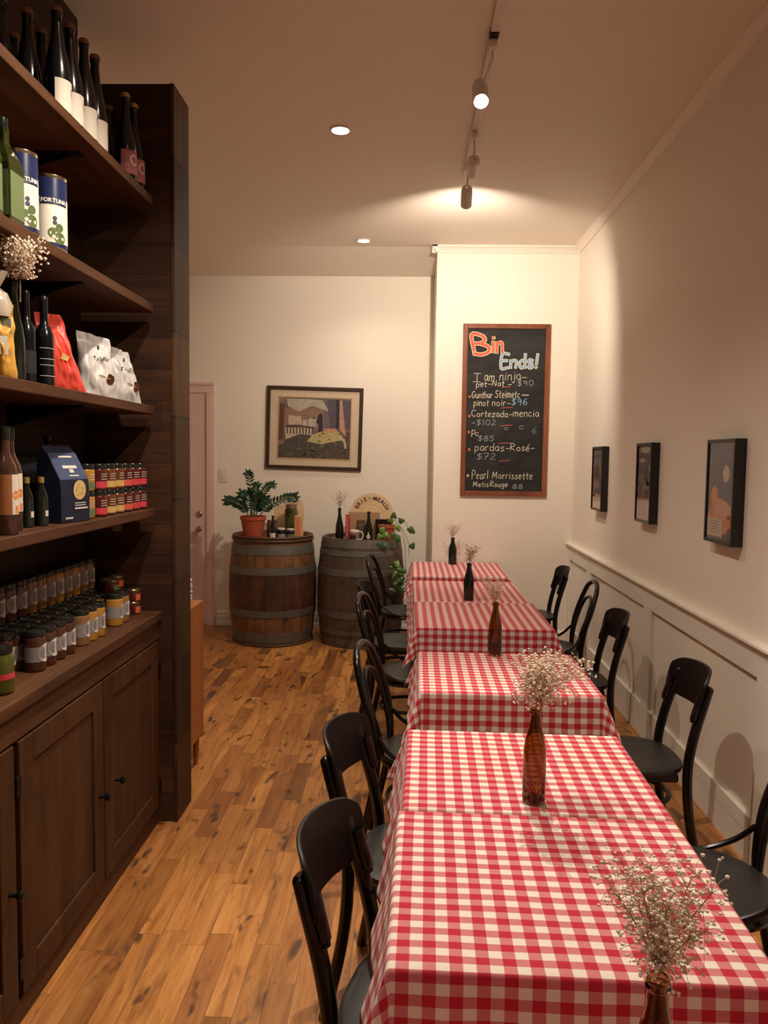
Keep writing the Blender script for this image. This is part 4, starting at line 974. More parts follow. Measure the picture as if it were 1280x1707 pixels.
def big_tin(x, y, h, rr, rot, label):
    t = thing('food_tin', (x, y, Z2), label, 'tin', rot, 'large blue and white food tins')
    MB().lathe([(rr*.96, 0), (rr*1.01, .001), (rr*1.01, .006), (rr*.99, .008), (rr*.99, h-.008), (rr*1.02, h-.005), (rr*1.02, h), (rr*.97, h+.001), (rr*.96, h-.005), (.001, h-.005)], 36).build('tin_body', 'can', t, smooth=True, angle=40)
    k = MB(); e = rr+.0004
    k.cyl_patch(e, .010, h*.70, -pi, pi, 40)
    k.m(1).cyl_patch(e, h*.70, h-.010, -pi, pi, 40); k.m(1).cyl_patch(e+.0002, .010, .022, -pi, pi, 40)
    k.m(2).cyl_disc(e+.0004, h*.22, -.80, .017, 16); k.m(2).cyl_disc(e+.0005, h*.16, -.40, .019, 16); k.m(2).cyl_disc(e+.0006, h*.30, -.42, .013, 16); k.m(3).cyl_disc(e+.0007, h*.42, -.70, .007, 12); k.m(3).cyl_disc(e+.0008, h*.36, -.70, .007, 12); k.m(0).cyl_disc(e+.0009, h*.17, -.78, .006, 10)
    k.m(3).cyl_patch(e+.0005, h*.60, h*.70, -1.55, .15, 16)
    k.build('printed_label', ['canw', 'canb', 'olive', 'canb2'], t, smooth=True)
    for i, c in enumerate('FORTUNA'):
        a = -1.42+i*.225
        text_mesh(c, .017, 'canw', 'lettering', t, ((e+.0012)*math.cos(a), (e+.0012)*math.sin(a), h*.65), Euler((pi/2, 0, a+pi/2)), .0003, bold=.0006)
big_tin(-1.172, 2.318, .240, .050, 0, 'blue and white food tin, left one beside the green bottle'); big_tin(-1.168, 2.500, .232, .052, -.15, 'blue and white food tin standing farthest right on its shelf')
# shelf three: bags and bottles
def pillow_bag(x, y, z, w, h, d, rz, lean, mat, label, seed, group=None, shear=0.0, topw=.9, tilt=0.0, name='snack_bag'):
    rnd = random.Random(seed); t = thing(name, (x, y, z), label, 'bag', rz, group)
    nu, nv = 30, 34; mb = MB(); vs = []
    def crease(uu, v):   # sharp random folds of crumpled foil
        p = Vector((uu*1.6+seed, v*2.2, seed*.7)); a = 1-2*abs(mnoise.noise(p)); b_ = 1-2*abs(mnoise.noise(p*2.3+Vector((3, 1, 0))))
        return .010*(a-.5)+.006*(b_-.5)
    for sgn in (-1, 1):
        for j in range(nv+1):
            v = j/nv
            for i in range(nu+1):
                uu = -1+2*i/nu
                th = d/2*(max(0, 1-abs(uu)**3))**.6*(math.sin(pi*min(1, v*1.05+.12))**.55 if v < .93 else .10)
                if v < .04: th = max(th, d*.30*(1-abs(uu)**4))
                th += crease(uu, v)*(1-abs(uu)**6)
                wd = w/2*(1-.05*math.sin(pi*v))*(1-(1-topw)*v)
                px = uu*wd+shear*v+.006*mnoise.noise(Vector((seed, v*5, uu))); pz = v*h*(1+tilt*uu)+.004*mnoise.noise(Vector((uu*3, seed, 1)))*v
                py = sgn*max(th, .0015)+lean*v*v*h
                vs.append((px, py, max(0, pz)))
    W1 = nu+1; B = (nv+1)*W1; fs = []
    for j in range(nv):
        for i in range(nu): a = j*W1+i; fs.append((a, a+1, a+W1+1, a+W1)); fs.append((B+a, B+a+W1, B+a+W1+1, B+a+1))
    for i in range(nu): fs.append((i, B+i, B+i+1, i+1)); a = nv*W1+i; fs.append((a, a+1, B+a+1, B+a))
    for j in range(nv): a = j*W1; fs.append((a, a+W1, B+a+W1, B+a)); a = j*W1+nu; fs.append((a, B+a, B+a+W1, a+W1))
    mb.add(vs, fs); mb.build('bag_body', mat, t, smooth=True, angle=75)
    def surf(uu, v, e=.0025):
        th = d/2*(max(0, 1-abs(uu)**3))**.6*(math.sin(pi*min(1, v*1.05+.12))**.55)
        th += max(0, crease(uu, v))+.002
        return (uu*w/2*(1-.05*math.sin(pi*v))*(1-(1-topw)*v)+shear*v, -th+lean*v*v*h-e, v*h*(1+tilt*uu))
    return t, surf
# bags face -y locally; rz turns them to the aisle
t, sf = pillow_bag(-1.200, 2.655, Z3, .165, .262, .07, math.radians(50), -.0, 'redbag', 'crumpled red foil snack bag standing on the third shelf', 3, None, -.055, .55)
t['label'] = 'crumpled red foil snack bag standing on the third shelf'
k = MB(); k.poly([sf(-.1, .42), sf(.25, .40), sf(.45, .46), sf(.1, .50)]); k.build('printed_crisps', 'yellowlabel', t)
bagnames = ['white snack bag with truffle print, left of the white pair', 'white snack bag with truffle print, farthest right on the third shelf']
for i, (x, y, h, a) in enumerate(((-1.215, 2.985, .250, 40), (-1.195, 3.215, .225, 48))):
    t, sf = pillow_bag(x, y, Z3, .150, h, .085, math.radians(a), .08, 'whitebag', bagnames[i], 11+i*4, 'white snack bags on the third shelf', (-.012, -.02)[i], (.85, .62)[i], -.05)
    p = sf(.15, .62, .004); text_mesh('Truffe', .026, 'ink', 'lettering', t, p, Euler((pi/2+.05, 0, 0)), .0003)
    k = MB(); c = sf(.55, .32, .005); k.poly([(c[0]+.016*math.cos(q*pi/5), c[1], c[2]+.019*math.sin(q*pi/5)*(1+.2*(q % 2))) for q in range(10)]); k.build('truffle_print', 'brown', t)
    k = MB(); c0 = sf(-.1, .36, .005); k.add([(c0[0], c0[1], c0[2]), (c[0], c[1], c[2]-.002), (c[0], c[1], c[2]+.003), (c0[0], c0[1], c0[2]+.004)], [(0, 1, 2, 3)]); k.build('gold_line', 'gold', t)
    k = MB(); c = sf(.12, .80, .005); k.poly([(c[0]+.004*math.cos(q*pi/4), c[1], c[2]+.010*math.sin(q*pi/4)) for q in range(8)]); k.build('leaf_print', 'ink', t)
pillow_bag(-1.345, 2.87, Z3, .15, .215, .07, math.radians(35), .05, 'greybag', 'grey and white snack bag behind the red one', 21)
t, sf = pillow_bag(-1.34, 2.73, Z3, .13, .245, .06, math.radians(40), .0, 'bluetag', 'pale blue topped snack bag showing behind the red bag', 25)
# pasta bag with clear film top
t, sf = pillow_bag(-1.175, 2.145, Z3, .13, .205, .075, math.radians(25), .0, 'pasta', 'bag of golden pasta with clear film top at the left edge', 31, name='pasta_bag')
MB().lathe([(.045, .17), (.052, .20), (.040, .235), (.022, .25), (.034, .275), (.042, .295), (.001, .285)], 14, cap=False, sx=1.1, sy=.6).build('film_top', 'cello', t, smooth=True)
k = MB(); k.poly([sf(-.95, .62), sf(.9, .60), sf(.9, .80), sf(-.95, .84)]); k.m(1).poly([sf(-.5, .66, .004), sf(.1, .66, .004), sf(.1, .90, .004), sf(-.5, .90, .004)]); k.m(2).poly([sf(.0, .30, .004), sf(.75, .30, .004), sf(.75, .55, .004), sf(.0, .55, .004)])
k.build('printed_panel', ['p_greenish', 'p_pinkc', 'label'], t)
for (x, y, h, rr, l, g_) in ((-1.155, 2.232, .285, .031, 'black bottle holding dried flowers on the third shelf', 'bgreen'), (-1.190, 2.375, .288, .0270, 'dark vinegar bottle with black label beside the flower bottle', 'bblack'), (-1.172, 2.455, .285, .0290, 'dark bottle with pale ruled label beside the red bag', 'bblack')):
    t = tall_bottle('sauce_bottle', x, y, Z3, h, rr, g_, l, 'dark bottles on the third shelf', None, 'lid', wine_prof if 'flowers' in l else sauce_prof)
    if 'ruled' in l:
        k = MB()
        for q in (.14, .28, .36, .50): k.cyl_patch(rr+.0007, h*q*.85, h*q*.85+.0016, -1.6, .9, 14)
        k.build('printed_label', 'badge', t)
    elif 'vinegar' in l: MB().cyl_patch(rr+.0006, h*.12, h*.36, -1.9, .6, 14).build('paper_label', 'ink', t, smooth=True)
flowers(-1.130, 2.225, Z3+.285, .135, .135, 620, 8, 'dried blossom ball in the black bottle, overlapping the shelf above', 'bloomy', .0052, (.012, -.03), group='dried blossoms on the shelves')
# shelf four
for i, (x, y) in enumerate(((-1.152, 2.160), (-1.198, 2.275))):
    t = thing('juice_bottle', (x, y, Z4), ['amber bottle with orange and white label at the left picture edge', 'amber bottle with orange and white label, second from the left edge'][i], 'bottle', group='amber drinks bottles on the lowest shelf')
    h, rr = .308, .034
    MB().lathe([(rr*.8, .004), (rr*.93, 0), (rr, .004), (rr, h*.58), (rr*.9, h*.64), (rr*.55, h*.72), (rr*.42, h*.78), (rr*.40, h*.94), (.001, h*.94)], 26).build('glass_bottle', 'rose', t, smooth=True, angle=60)
    MB().lathe([(rr*.43, h*.88), (rr*.47, h*.885), (rr*.47, h), (.001, h+.001)], 20, cap=False).build('cap', 'lid', t, smooth=True)
    k = MB().cyl_patch(rr+.0006, h*.19, h*.56, -2.6, 1.2, 24); k.m(1).cyl_patch(rr+.0011, h*.19, h*.56, -.55, .25, 10); k.m(2).cyl_disc(rr+.0015, h*.37, -.15, .013, 14); k.m(2).cyl_patch(rr+.0015, h*.20, h*.27, -.25, .10, 4)
    k.build('paper_label', ['rosel', 'label', 'orange'], t, smooth=True)
for i, (x, y) in enumerate(((-1.205, 2.385), (-1.185, 2.440))):
    t = thing('oil_miniature', (x, y, Z4), ['little dark bottle with gold cap, mostly hidden by the amber one', 'little dark bottle with gold cap beside the navy bag'][i], 'bottle', group='little gold capped bottles')
    h, rr = .158, .0225
    MB().lathe([(rr*.8, .003), (rr, .002), (rr, h*.55), (rr*.85, h*.66), (rr*.45, h*.80), (rr*.40, h*.90), (.001, h*.9)], 20).build('glass_bottle', 'bgreen', t, smooth=True, angle=60)
    MB().lathe([(rr*.5, h*.88), (rr*.5, h), (.001, h)], 16, cap=False).build('cap', 'gold', t, smooth=True)
    MB().cyl_patch(rr+.0005, h*.2, h*.32, -.5, .1, 5).build('tiny_label', 'badge', t)
def block_bag(x, y, rz, w, d, h, label, front):
    t = thing('paper_bag', (x, y, Z4), label, 'bag', rz, 'navy paper bags')
    lv = [(d, w, 0, 0), (d*1.02, w, h*.35, 0), (d*.98, w*.99, h*.55, -.002), (d*.40, w*.97, h*.90, -.026), (d*.08, w*.96, h*.97, -.030), (d*.06, w*.96, h, -.024)]
    mb = MB(); vs = []; n = len(lv)
    for (dd, ww, z, ox) in lv:
        for a, b_ in ((-1, -1), (1, -1), (1, 1), (-1, 1)): vs.append((a*dd/2+ox+.0, b_*ww/2, z))
    fs = [(0, 3, 2, 1), tuple((n-1)*4+i for i in range(4))]
    for j in range(n-1):
        for i in range(4): fs.append((j*4+i, j*4+(i+1) % 4, (j+1)*4+(i+1) % 4, (j+1)*4+i))
    mb.add(vs, fs); mb.build('bag_body', 'bluebag', t, bevel=.003)
    def sx(z):
        for j in range(n-1):
            if lv[j][2] <= z <= lv[j+1][2]:
                k = (z-lv[j][2])/(lv[j+1][2]-lv[j][2]); a = lv[j]; b_ = lv[j+1]
                return (a[0]/2+a[3])*(1-k)+(b_[0]/2+b_[3])*k
    if front:
        k = MB()
        zs = [h*.56, h*.65, h*.75, h*.85, h*.90]
        for a, b_ in zip(zs[:-1], zs[1:]): k.add([(sx(a)+.0012, -w*.485, a), (sx(a)+.0012, w*.485, a), (sx(b_)+.0012, w*.475, b_), (sx(b_)+.0012, -w*.475, b_)], [(0, 1, 2, 3)])
        k.build('front_panel', 'bluepan', t)
        k = MB(); zc = h*.42; k.poly([(sx(zc)+.002, .020+.034*math.cos(q*pi/10), zc+.034*math.sin(q*pi/10)) for q in range(20)]); 
        for q in range(5):
            a = q*1.3; k.m(1); k.add([(sx(zc)+.0026, .020+.018*math.cos(a), zc+.018*math.sin(a)), (sx(zc)+.0026, .020+.026*math.cos(a+.5), zc+.024*math.sin(a+.5)), (sx(zc)+.0026, .020+.010*math.cos(a+1), zc+.010*math.sin(a+1))], [(0, 1, 2)])
        k.build('round_window', ['honeyc', 'yellowlabel'], t)
        k = MB()
        for z0, a, b_, hh in ((.84, -.03, .04, .006), (.70, -.035, .04, .010), (.645, -.008, .014, .012), (.60, -.02, .03, .004), (.245, -.01, .05, .003), (.215, -.01, .05, .003), (.17, -.01, .06, .006), (.05, -.06, -.02, .006)):
            z = h*z0; k.add([(sx(z)+.003, a, z), (sx(z)+.003, b_, z), (sx(z+hh)+.003, b_, z+hh), (sx(z+hh)+.003, a, z+hh)], [(0, 1, 2, 3)])
        k.build('printed_lines', 'badge', t)
    return t
block_bag(-1.185, 2.605, math.radians(-12), .155, .095, .262, 'large navy paper bag with round yellow window picture', True)
block_bag(-1.320, 2.655, math.radians(-12), .150, .09, .245, 'plain navy paper bag behind the large one', False)
t = tall_bottle('sauce_bottle', -1.36, 2.86, Z4, .300, .032, 'bblack', 'black bottle in shadow at the back behind the navy bags', 'dark bottles on the lowest shelf', None, 'lid')
def small_jar(z, y, x, rr, h, mat, lab, label, group, first={}):
    key = (mat, lab, rr, h)
    if key in first: return copy_tree(first[key], (x, y, z), random.uniform(-.15, .15), label, group)
    t = thing('jam_jar', (x, y, z), label, 'jar', 0, group); first[key] = t
    MB().lathe([(rr*.85, 0), (rr*.97, .002), (rr, .006), (rr, h*.74), (rr*.93, h*.80), (rr*.86, h*.82), (.001, h*.82)], 24).build('glass_jar', mat, t, smooth=True, angle=60)
    MB().lathe([(rr*.90, h*.80), (rr*.94, h*.81), (rr*.94, h*.97), (rr*.88, h), (.001, h*.995)], 24, cap=False).build('lid', 'lid', t, smooth=True)
    k = MB().cyl_patch(rr+.0006, h*.10, h*.34, -1.5, .9, 14)
    k.m(1)
    for q in (.42, .52, .61): k.cyl_patch(rr+.0006, h*q, h*q+.002, -.85, .15, 6)
    k.build('paper_label', [lab, 'badge'], t, smooth=True); return t
jr = [('jam', 'jamlabel', 'dark jam jar with crimson label'), ('jam2', 'yellowlabel', 'amber jam jar with mustard label'), ('jam2', 'yellowlabel', 'amber jam jar with mustard label'), ('jam', 'tinredj', 'dark jam jar with coral label'), ('jam', 'jamlabel', 'dark jam jar with crimson label'), ('jam', 'jamlabel', 'dark jam jar with crimson label')]
cn = ['nearest', 'second', 'third', 'fourth', 'fifth', 'last']
for tier in (0, 1):
    for i, (mt_, lb, nm) in enumerate(jr):
        small_jar(Z4+tier*.0985, 2.845+.088*i, -1.162, .0305, .098, mt_, lb, f'{nm}, {"upper" if tier else "lower"} tier, {cn[i]} column from the navy bag', 'jam jars stacked on the lowest shelf')
        if i < 5: small_jar(Z4+tier*.0985, 2.88+.088*i, -1.235, .0305, .098, mt_, lb, f'{nm}, {"upper" if tier else "lower"} tier of the row behind, {cn[i]} column', 'jam jars stacked behind on the lowest shelf')
for tier in (0, 1): small_jar(Z4+tier*.0985, 2.765, -1.175, .0305, .098, 'mustard', 'green_l', f'yellow jar with green label peeking out behind the navy bag, {"upper" if tier else "lower"} one', 'yellow jars behind the navy bag')

# counter jars with round pale badges
CZ2 = CZ+.0005
JR, JH = .0335, .130
def spread_jar(x, y, z, mat, label, group, first={}):
    if mat in first: return copy_tree(first[mat], (x, y, z), random.uniform(-.12, .12), label, group)
    t = thing('spread_jar', (x, y, z), label, 'jar', 0, group); first[mat] = t
    rr, h = JR, JH
    MB().lathe([(rr*.85, 0), (rr*.97, .002), (rr, .007), (rr, h*.80), (rr*.95, h*.85), (rr*.88, h*.87), (.001, h*.87)], 26).build('glass_jar', mat, t, smooth=True, angle=60)
    MB().lathe([(rr*.92, h*.865), (rr*.97, h*.87), (rr*.97, h*.98), (rr*.92, h), (rr*.85, h*.992), (.001, h*.992)], 26, cap=False).build('lid', 'lid', t, smooth=True)
    k = MB().cyl_patch(rr+.0005, h*.25, h*.62, -2.2, 1.6, 22); k.m(1).cyl_disc(rr+.0010, h*.46, .05, .030, 26); k.m(2).cyl_disc(rr+.0013, h*.46, .05, .0312, 26, .0300); k.m(2)
    for q in range(9): a = q*2*pi/9; k.cyl_disc(rr+.0014, h*.46+.016*math.sin(a), .05+.016*math.cos(a)/rr, .0035, 6, .0022)
    k.build('paper_label', ['band', 'badge', 'badgeline'], t, smooth=True); return t
rows = []
fl = [(2.405, 'brown'), (2.478, 'brown'), (2.551, 'brown'), (2.624, 'brown'), (2.745, 'tan'), (2.818, 'mustard'), (2.891, 'mustard'), (3.075, 'mustard'), (3.148, 'tan')]
fn = ['chocolate brown jar with round badge, front row, nearest', 'chocolate brown jar with round badge, front row, second', 'chocolate brown jar with round badge, front row, third', 'chocolate brown jar with round badge, front row, fourth',
      'tan jar with round badge, front row, after the four brown ones', 'yellow jar with round badge, front row, right of the tan one', 'yellow jar with round badge, front row, end of the long block',
      'mustard yellow jar with round badge, nearer of the separate front pair', 'tan jar with round badge, farther of the separate front pair']
for i, (y, m_) in enumerate(fl): spread_jar(-1.196, y, CZ2, m_, fn[i], 'spread jars in the front row on the counter')
od = ['nearest', 'second', 'third', 'fourth', 'fifth', 'sixth', 'seventh', 'eighth', 'ninth', 'tenth', 'last']
for i in range(11): spread_jar(-1.267, 2.345+.0715*i, CZ2, 'brown' if i < 5 else 'tan' if i < 8 else 'mustard', f'black lidded jar in the second row on the counter, {od[i]} one', 'spread jars in the second row on the counter')
bm = ['brown', 'brown', 'brown', 'caramel', 'caramel', 'caramel', 'mustard', 'tan', 'mustard', 'tan', 'tan']
for tier in (0, 1):
    for i in range(11): spread_jar(-1.355 if tier else -1.345, 2.455+.0725*i, CZ2+tier*JH, bm[i], f'tall {"brown" if i < 3 else "golden"} jar with round badge, {"upper tier" if tier else "lower tier"} of the back row, {od[i]} one', 'spread jars in the back row on the counter')
t = thing('pickle_jar', (-1.185, 2.165, CZ2), 'green pickle jar with pink label at the left picture edge', 'jar')
MB().lathe([(.036, 0), (.041, .004), (.042, .012), (.042, .10), (.036, .118), (.034, .12), (.001, .12)], 26).build('glass_jar', 'pickle', t, smooth=True, angle=60)
MB().lathe([(.036, .118), (.038, .12), (.038, .134), (.001, .135)], 26, cap=False).build('lid', 'lid', t, smooth=True)
MB().cyl_patch(.0426, .045, .062, -pi, pi, 30).build('paper_label', 'jamlabel', t, smooth=True)
def small_tin(x, y, z, lab, label, first={}):
    if lab in first: return copy_tree(first[lab], (x, y, z), random.uniform(-.1, .1), label)
    t = thing('small_tin', (x, y, z), label, 'tin', 0, 'small stacked tins'); first[lab] = t
    MB().lathe([(.029, 0), (.031, .003), (.031, .040), (.029, .043), (.001, .043)], 24).build('tin_body', 'jam', t, smooth=True, angle=60)
    MB().lathe([(.0305, .041), (.0318, .043), (.0318, .052), (.030, .0545), (.027, .053), (.001, .053)], 24, cap=False).build('lid', 'goldlid', t, smooth=True)
    MB().cyl_patch(.0316, .006, .034, -.9, .35, 8).build('paper_label', lab, t, smooth=True); return t
lvl = ['lowest', 'middle', 'top']
for k_ in range(2): small_tin(-1.205, 3.315, CZ2+.055*k_, 'tinred', f'small dark tin with coral label, {["lower", "upper"][k_]} of the front pair')
for j, (x, y, lb) in enumerate(((-1.288, 3.335, 'tinred'), (-1.305, 3.262, 'tinred'), (-1.262, 3.215, 'tingreen'))):
    for k_ in range(3 if j < 3 else 2): small_tin(x, y, CZ2+.055*k_, lb, f'small tin with {"coral" if lb == "tinred" else "green"} label, {lvl[k_]} in {["the far corner stack", "the stack before the corner", "the stack nearest the tall jars"][j]}')

# ================================================================== GOODS ON THE BARRELS
BT = .936
pot = thing('potted_zz_plant', (-1.395, 6.86, BT), 'dark green leafy plant in a terracotta pot on the left barrel', 'potted plant')
MB().lathe([(.092, .002), (.100, .0), (.112, .040), (.108, .040), (.098, .008), (.001, .008)], 32, cap=False).build('saucer', 'terra', pot, smooth=True)
MB().lathe([(.075, .010), (.082, .010), (.108, .170), (.116, .172), (.118, .205), (.108, .205), (.102, .185), (.001, .180)], 32, cap=False).build('pot', 'terra', pot, smooth=True, angle=50)
MB().lathe([(.100, .186), (.05, .192), (.001, .195)], 20, cap=False).build('soil', 'soil', pot, smooth=True)
def leaf(mb, base, d, up, L, w, bend=.15):
    d = Vector(d).normalized(); s_ = d.cross(Vector(up)); s_ = s_.normalized() if s_.length > 1e-4 else d.orthogonal().normalized(); n_ = s_.cross(d)
    rows = []
    for i, (t_, ww) in enumerate(((0, .06), (.15, .55), (.35, .95), (.55, 1.0), (.75, .75), (.9, .38), (1, .02))):
        c = Vector(base)+d*L*t_-n_*bend*L*t_*t_; rows.append((c-s_*w/2*ww+n_*w*.10*ww, c, c+s_*w/2*ww+n_*w*.10*ww))
    vs = [q for r_ in rows for q in r_]; fs = []
    for i in range(len(rows)-1):
        a = i*3; fs += [(a, a+1, a+4, a+3), (a+1, a+2, a+5, a+4)]
    mb.add(vs, fs)
lm, sm = MB(), MB(); rnd = random.Random(4)
fronds = [((-.225, -.02, .155), .062), ((-.04, -.03, .40), .050), ((.17, .02, .30), .050), ((.375, -.03, .195), .062), ((-.03, -.08, .22), .06), ((.08, -.08, .20), .06), ((-.11, .02, .21), .06), ((.12, .06, .16), .055), ((.02, .07, .30), .05)]
for (ex, ey, ez), L in fronds:
    P = smooth_path([(ex*.12, ey*.2, .185), (ex*.35, ey*.5, .185+ez*.55), (ex*.72, ey*.8, .185+ez*.92), (ex, ey, .185+ez)], 5)
    sm.tube(P, [.0065-.0003*i for i in range(len(P))], 6)
    for i in range(3, len(P)):
        dd = (P[i]-P[i-1]).normalized()
        side = dd.cross(Vector((0, -1, .2))).normalized()
        for q in (-1, 1): leaf(lm, P[i], side*q*.8+dd*.65+Vector((0, rnd.uniform(-.25, .1), 0)), Vector((0, -1, .5)), L*rnd.uniform(.85, 1.15), L*.40)
    leaf(lm, P[-1], dd, Vector((0, -1, .5)), L, L*.4)
sm.build('stems', 'stem', pot, smooth=True); lm.build('foliage', 'leafd', pot, smooth=True)
def board(name, x, y, R_, label, tilt, h=None):
    t = thing(name, (x, y, BT), label, 'board'); t.rotation_euler = (tilt, 0, 0); return t
# rounded cheese board left
t = board('cheese_board', -1.12, 7.15, .2, 'rounded pale wooden board leaning on the wall behind the left jars', -.16)
pl = [(.14*math.cos(a*pi/18), .25+.14*math.sin(a*pi/18)) for a in range(19)]+[(-.14, .0), (.14, .0)]
MB().prism(pl, .015, Matrix.Rotation(pi/2, 4, 'X')).build('board_body', 'plywood', t, bevel=.002)
def lathe_thing(name, x, y, z, prof_, mat, label, cat, n=24, group=None, extra=None):
    t = thing(name, (x, y, z), label, cat, group=group); MB().lathe(prof_, n).build('body', mat, t, smooth=True, angle=60)
    if extra: extra(t)
    return t
t = tall_bottle('sauce_bottle', -1.205, 6.80, BT, .215, .030, 'bgreen', 'small dark wine bottle with cream label on the left barrel', 'bottles on the barrels', None, 'lid')
MB().cyl_patch(.0307, .012, .062, -2.6, -.6, 12).build('paper_label', 'label', t, smooth=True)
def xjar(name, x, y, z, rr, h, mat, lidm, label, lab=None):
    t = thing(name, (x, y, z), label, 'jar', group='jars on the barrels')
    MB().lathe([(rr*.85, 0), (rr, .005), (rr, h*.76), (rr*.85, h*.84), (.001, h*.85)], 24).build('glass_jar', mat, t, smooth=True, angle=60)
    MB().lathe([(rr*.86, h*.84), (rr*.90, h*.85), (rr*.90, h*.98), (.001, h)], 24, cap=False).build('lid', lidm, t, smooth=True)
    if lab: MB().cyl_patch(rr+.0006, h*.14, h*.5, -2.8, -.3, 14).build('paper_label', lab, t, smooth=True)
    return t
xjar('preserve_jar', -1.135, 6.83, BT, .038, .105, 'bblack', 'badge', 'low black jar between the small bottle and the packet', 'band')
xjar('preserve_jar', -1.055, 6.85, BT, .038, .100, 'bblack', 'badge', 'low black jar beside the peach packet, with green label', 'green_l')
xjar('preserve_jar', -1.075, 7.02, BT, .062, .315, 'pickle', 'brass', 'tall jar of olives behind the low black jars', None)
xjar('preserve_jar', -1.235, 6.93, BT, .050, .17, 'clearglass', 'brass', 'smoky glass jar behind the terracotta pot', None)
t = thing('paper_packet', (-.985, 6.86, BT), 'upright peach coloured packet with lettering on the left barrel', 'packet', math.radians(-8))
MB().box(-.032, -.02, 0, .032, .02, .215).build('packet_body', 'peach', t, bevel=.004)
k = MB()
for q in range(9): k.box(-.014, -.0212, .03+q*.019, .012, -.0202, .040+q*.019)
k.build('lettering', 'orange', t)
# right barrel
R_ = .205
t = thing('round_cheese_sign', (-.345, 7.215, BT), 'round pale wooden cheese sign reading BRIE DE MEAUX behind the right barrel jars', 'sign'); t.rotation_euler = (-.12, 0, 0)
MB().lathe([(.001, 0), (R_, 0), (R_, .014), (.001, .014)], 64, mat=Matrix.Translation((0, 0, R_)) @ Matrix.Rotation(pi/2, 4, 'X'), cap=False).build('disc', 'plywood', t, bevel=.001)
def arc_text(s, rad_, a0, a1, size, bold=.0008):
    for i, c in enumerate(s):
        if c == ' ': continue
        a = a0+(a1-a0)*i/(len(s)-1)
        text_mesh(c, size, 'ink', 'lettering', t, (rad_*math.cos(a), -.0150, R_+rad_*math.sin(a)), Euler((pi/2, -(a-pi/2), 0)), .0003, bold=bold)
arc_text('BRIE', .155, math.radians(153), math.radians(114), .052, .0014); arc_text('DE', .158, math.radians(100), math.radians(94), .022, .0003); arc_text('MEAUX', .155, math.radians(79), math.radians(24), .052, .0014)
k = MB()
for (ra, rb, zc) in ((.192, .1905, 0),): pass
for a in range(30):
    a0, a1 = a*pi/29*.0+pi*a/30, pi*(a+1)/30
    k.add([(.11*math.cos(a0), -.0145, R_+.02+.075*math.sin(a0)), (.11*math.cos(a1), -.0145, R_+.02+.075*math.sin(a1)), (.108*math.cos(a1), -.0145, R_+.02+.0735*math.sin(a1)), (.108*math.cos(a0), -.0145, R_+.02+.0735*math.sin(a0))], [(0, 1, 2, 3)])
k.build('printed_oval', 'ink', t)
t = thing('cardboard_box', (-.40, 7.02, BT), 'flat kraft cardboard box standing behind the mug', 'box'); MB().box(-.155, -.02, 0, .155, .02, .245).build('box_body', 'card', t, bevel=.002)
MB().box(.142, -.0215, .005, .155, -.0195, .24).build('edge_strip', 'badge', t)
t = thing('book', (-.545, 6.84, BT), 'thin red spined book standing upright beside the dark bottle', 'book'); MB().box(-.014, -.004, 0, .014, 0, .235).build('spine', 'bookred', t, bevel=.001)
MB().box(-.013, 0, .003, .013, .15, .232).build('pages', 'label', t); MB().box(-.015, 0, 0, -.013, .153, .235).box(.013, 0, 0, .015, .153, .235).build('cover', 'bookred', t)
k = MB()
for q in range(12): k.box(-.005, -.0052, .03+q*.016, .005, -.0042, .040+q*.016)
k.build('lettering', 'pink', t)
tall_bottle('sauce_bottle', -.615, 6.86, BT, .290, .036, 'bgreen', 'dark green bottle at the left of the right barrel, holding dried flowers', 'bottles on the barrels', None, 'lid')
flowers(-.615, 6.86, BT+.29, .17, .155, 150, 12, 'faint grey dried flowers in the bottle left on the right barrel', 'bloomg', .0032, (.01, 0), group='dried flowers on the barrels')
t = thing('jar_lid', (-.612, 6.735, BT), 'loose metal jar lid lying on the right barrel', 'lid'); MB().lathe([(.034, 0), (.036, .003), (.036, .016), (.033, .018), (.001, .018)], 28, cap=False).build('lid_disc', 'brass', t, smooth=True)
t = thing('mug', (-.475, 6.78, BT), 'white mug with dark landscape print and round handle', 'mug')
MB().lathe([(.030, .002), (.038, 0), (.040, .004), (.041, .100), (.039, .102), (.037, .100), (.036, .008), (.001, .006)], 32, cap=False).build('mug_body', 'ceramic', t, smooth=True)
MB().tube([(.048+.030*math.cos(a*pi/10), 0, .052+.036*math.sin(a*pi/10)) for a in range(-6, 7)], (.0058), 10).build('handle', 'ceramic', t, smooth=True)
k = MB().cyl_patch(.0422, .030, .082, -2.9, -.5, 16); k.m(1).cyl_patch(.0424, .022, .060, -2.6, -1.2, 12); k.build('printed_band', ['p_brick', 'p_dark'], t, smooth=True)
t = tall_bottle('sauce_bottle', -.350, 6.80, BT, .265, .036, 'bgreen', 'dark bottle with pale figure label right of the mug', 'bottles on the barrels', None, 'lid')
MB().cyl_disc(.0368, .045, -1.55, .018, 14, 0, .1).cyl_patch(.0368, .05, .085, -1.70, -1.45, 4).build('paper_label', 'badge', t, smooth=True)
xjar('preserve_jar', -.425, 6.90, BT, .042, .185, 'clearglass', 'brass', 'clear clip top jar behind the white mug', None)
t = thing('black_box', (-.265, 6.94, BT), 'black slatted box behind the small terracotta pot', 'box'); MB().box(-.03, -.015, 0, .12, .045, .19).build('box_body', 'lid', t, bevel=.003)
k = MB()
for q in range(5): k.box(-.01+q*.026, -.0165, .14, .003+q*.026, -.0145, .18)
k.build('slats', 'iron', t)
pp = thing('trailing_pothos', (-.190, 6.83, BT), 'trailing heart leaved plant in a terracotta pot on the right barrel', 'potted plant')
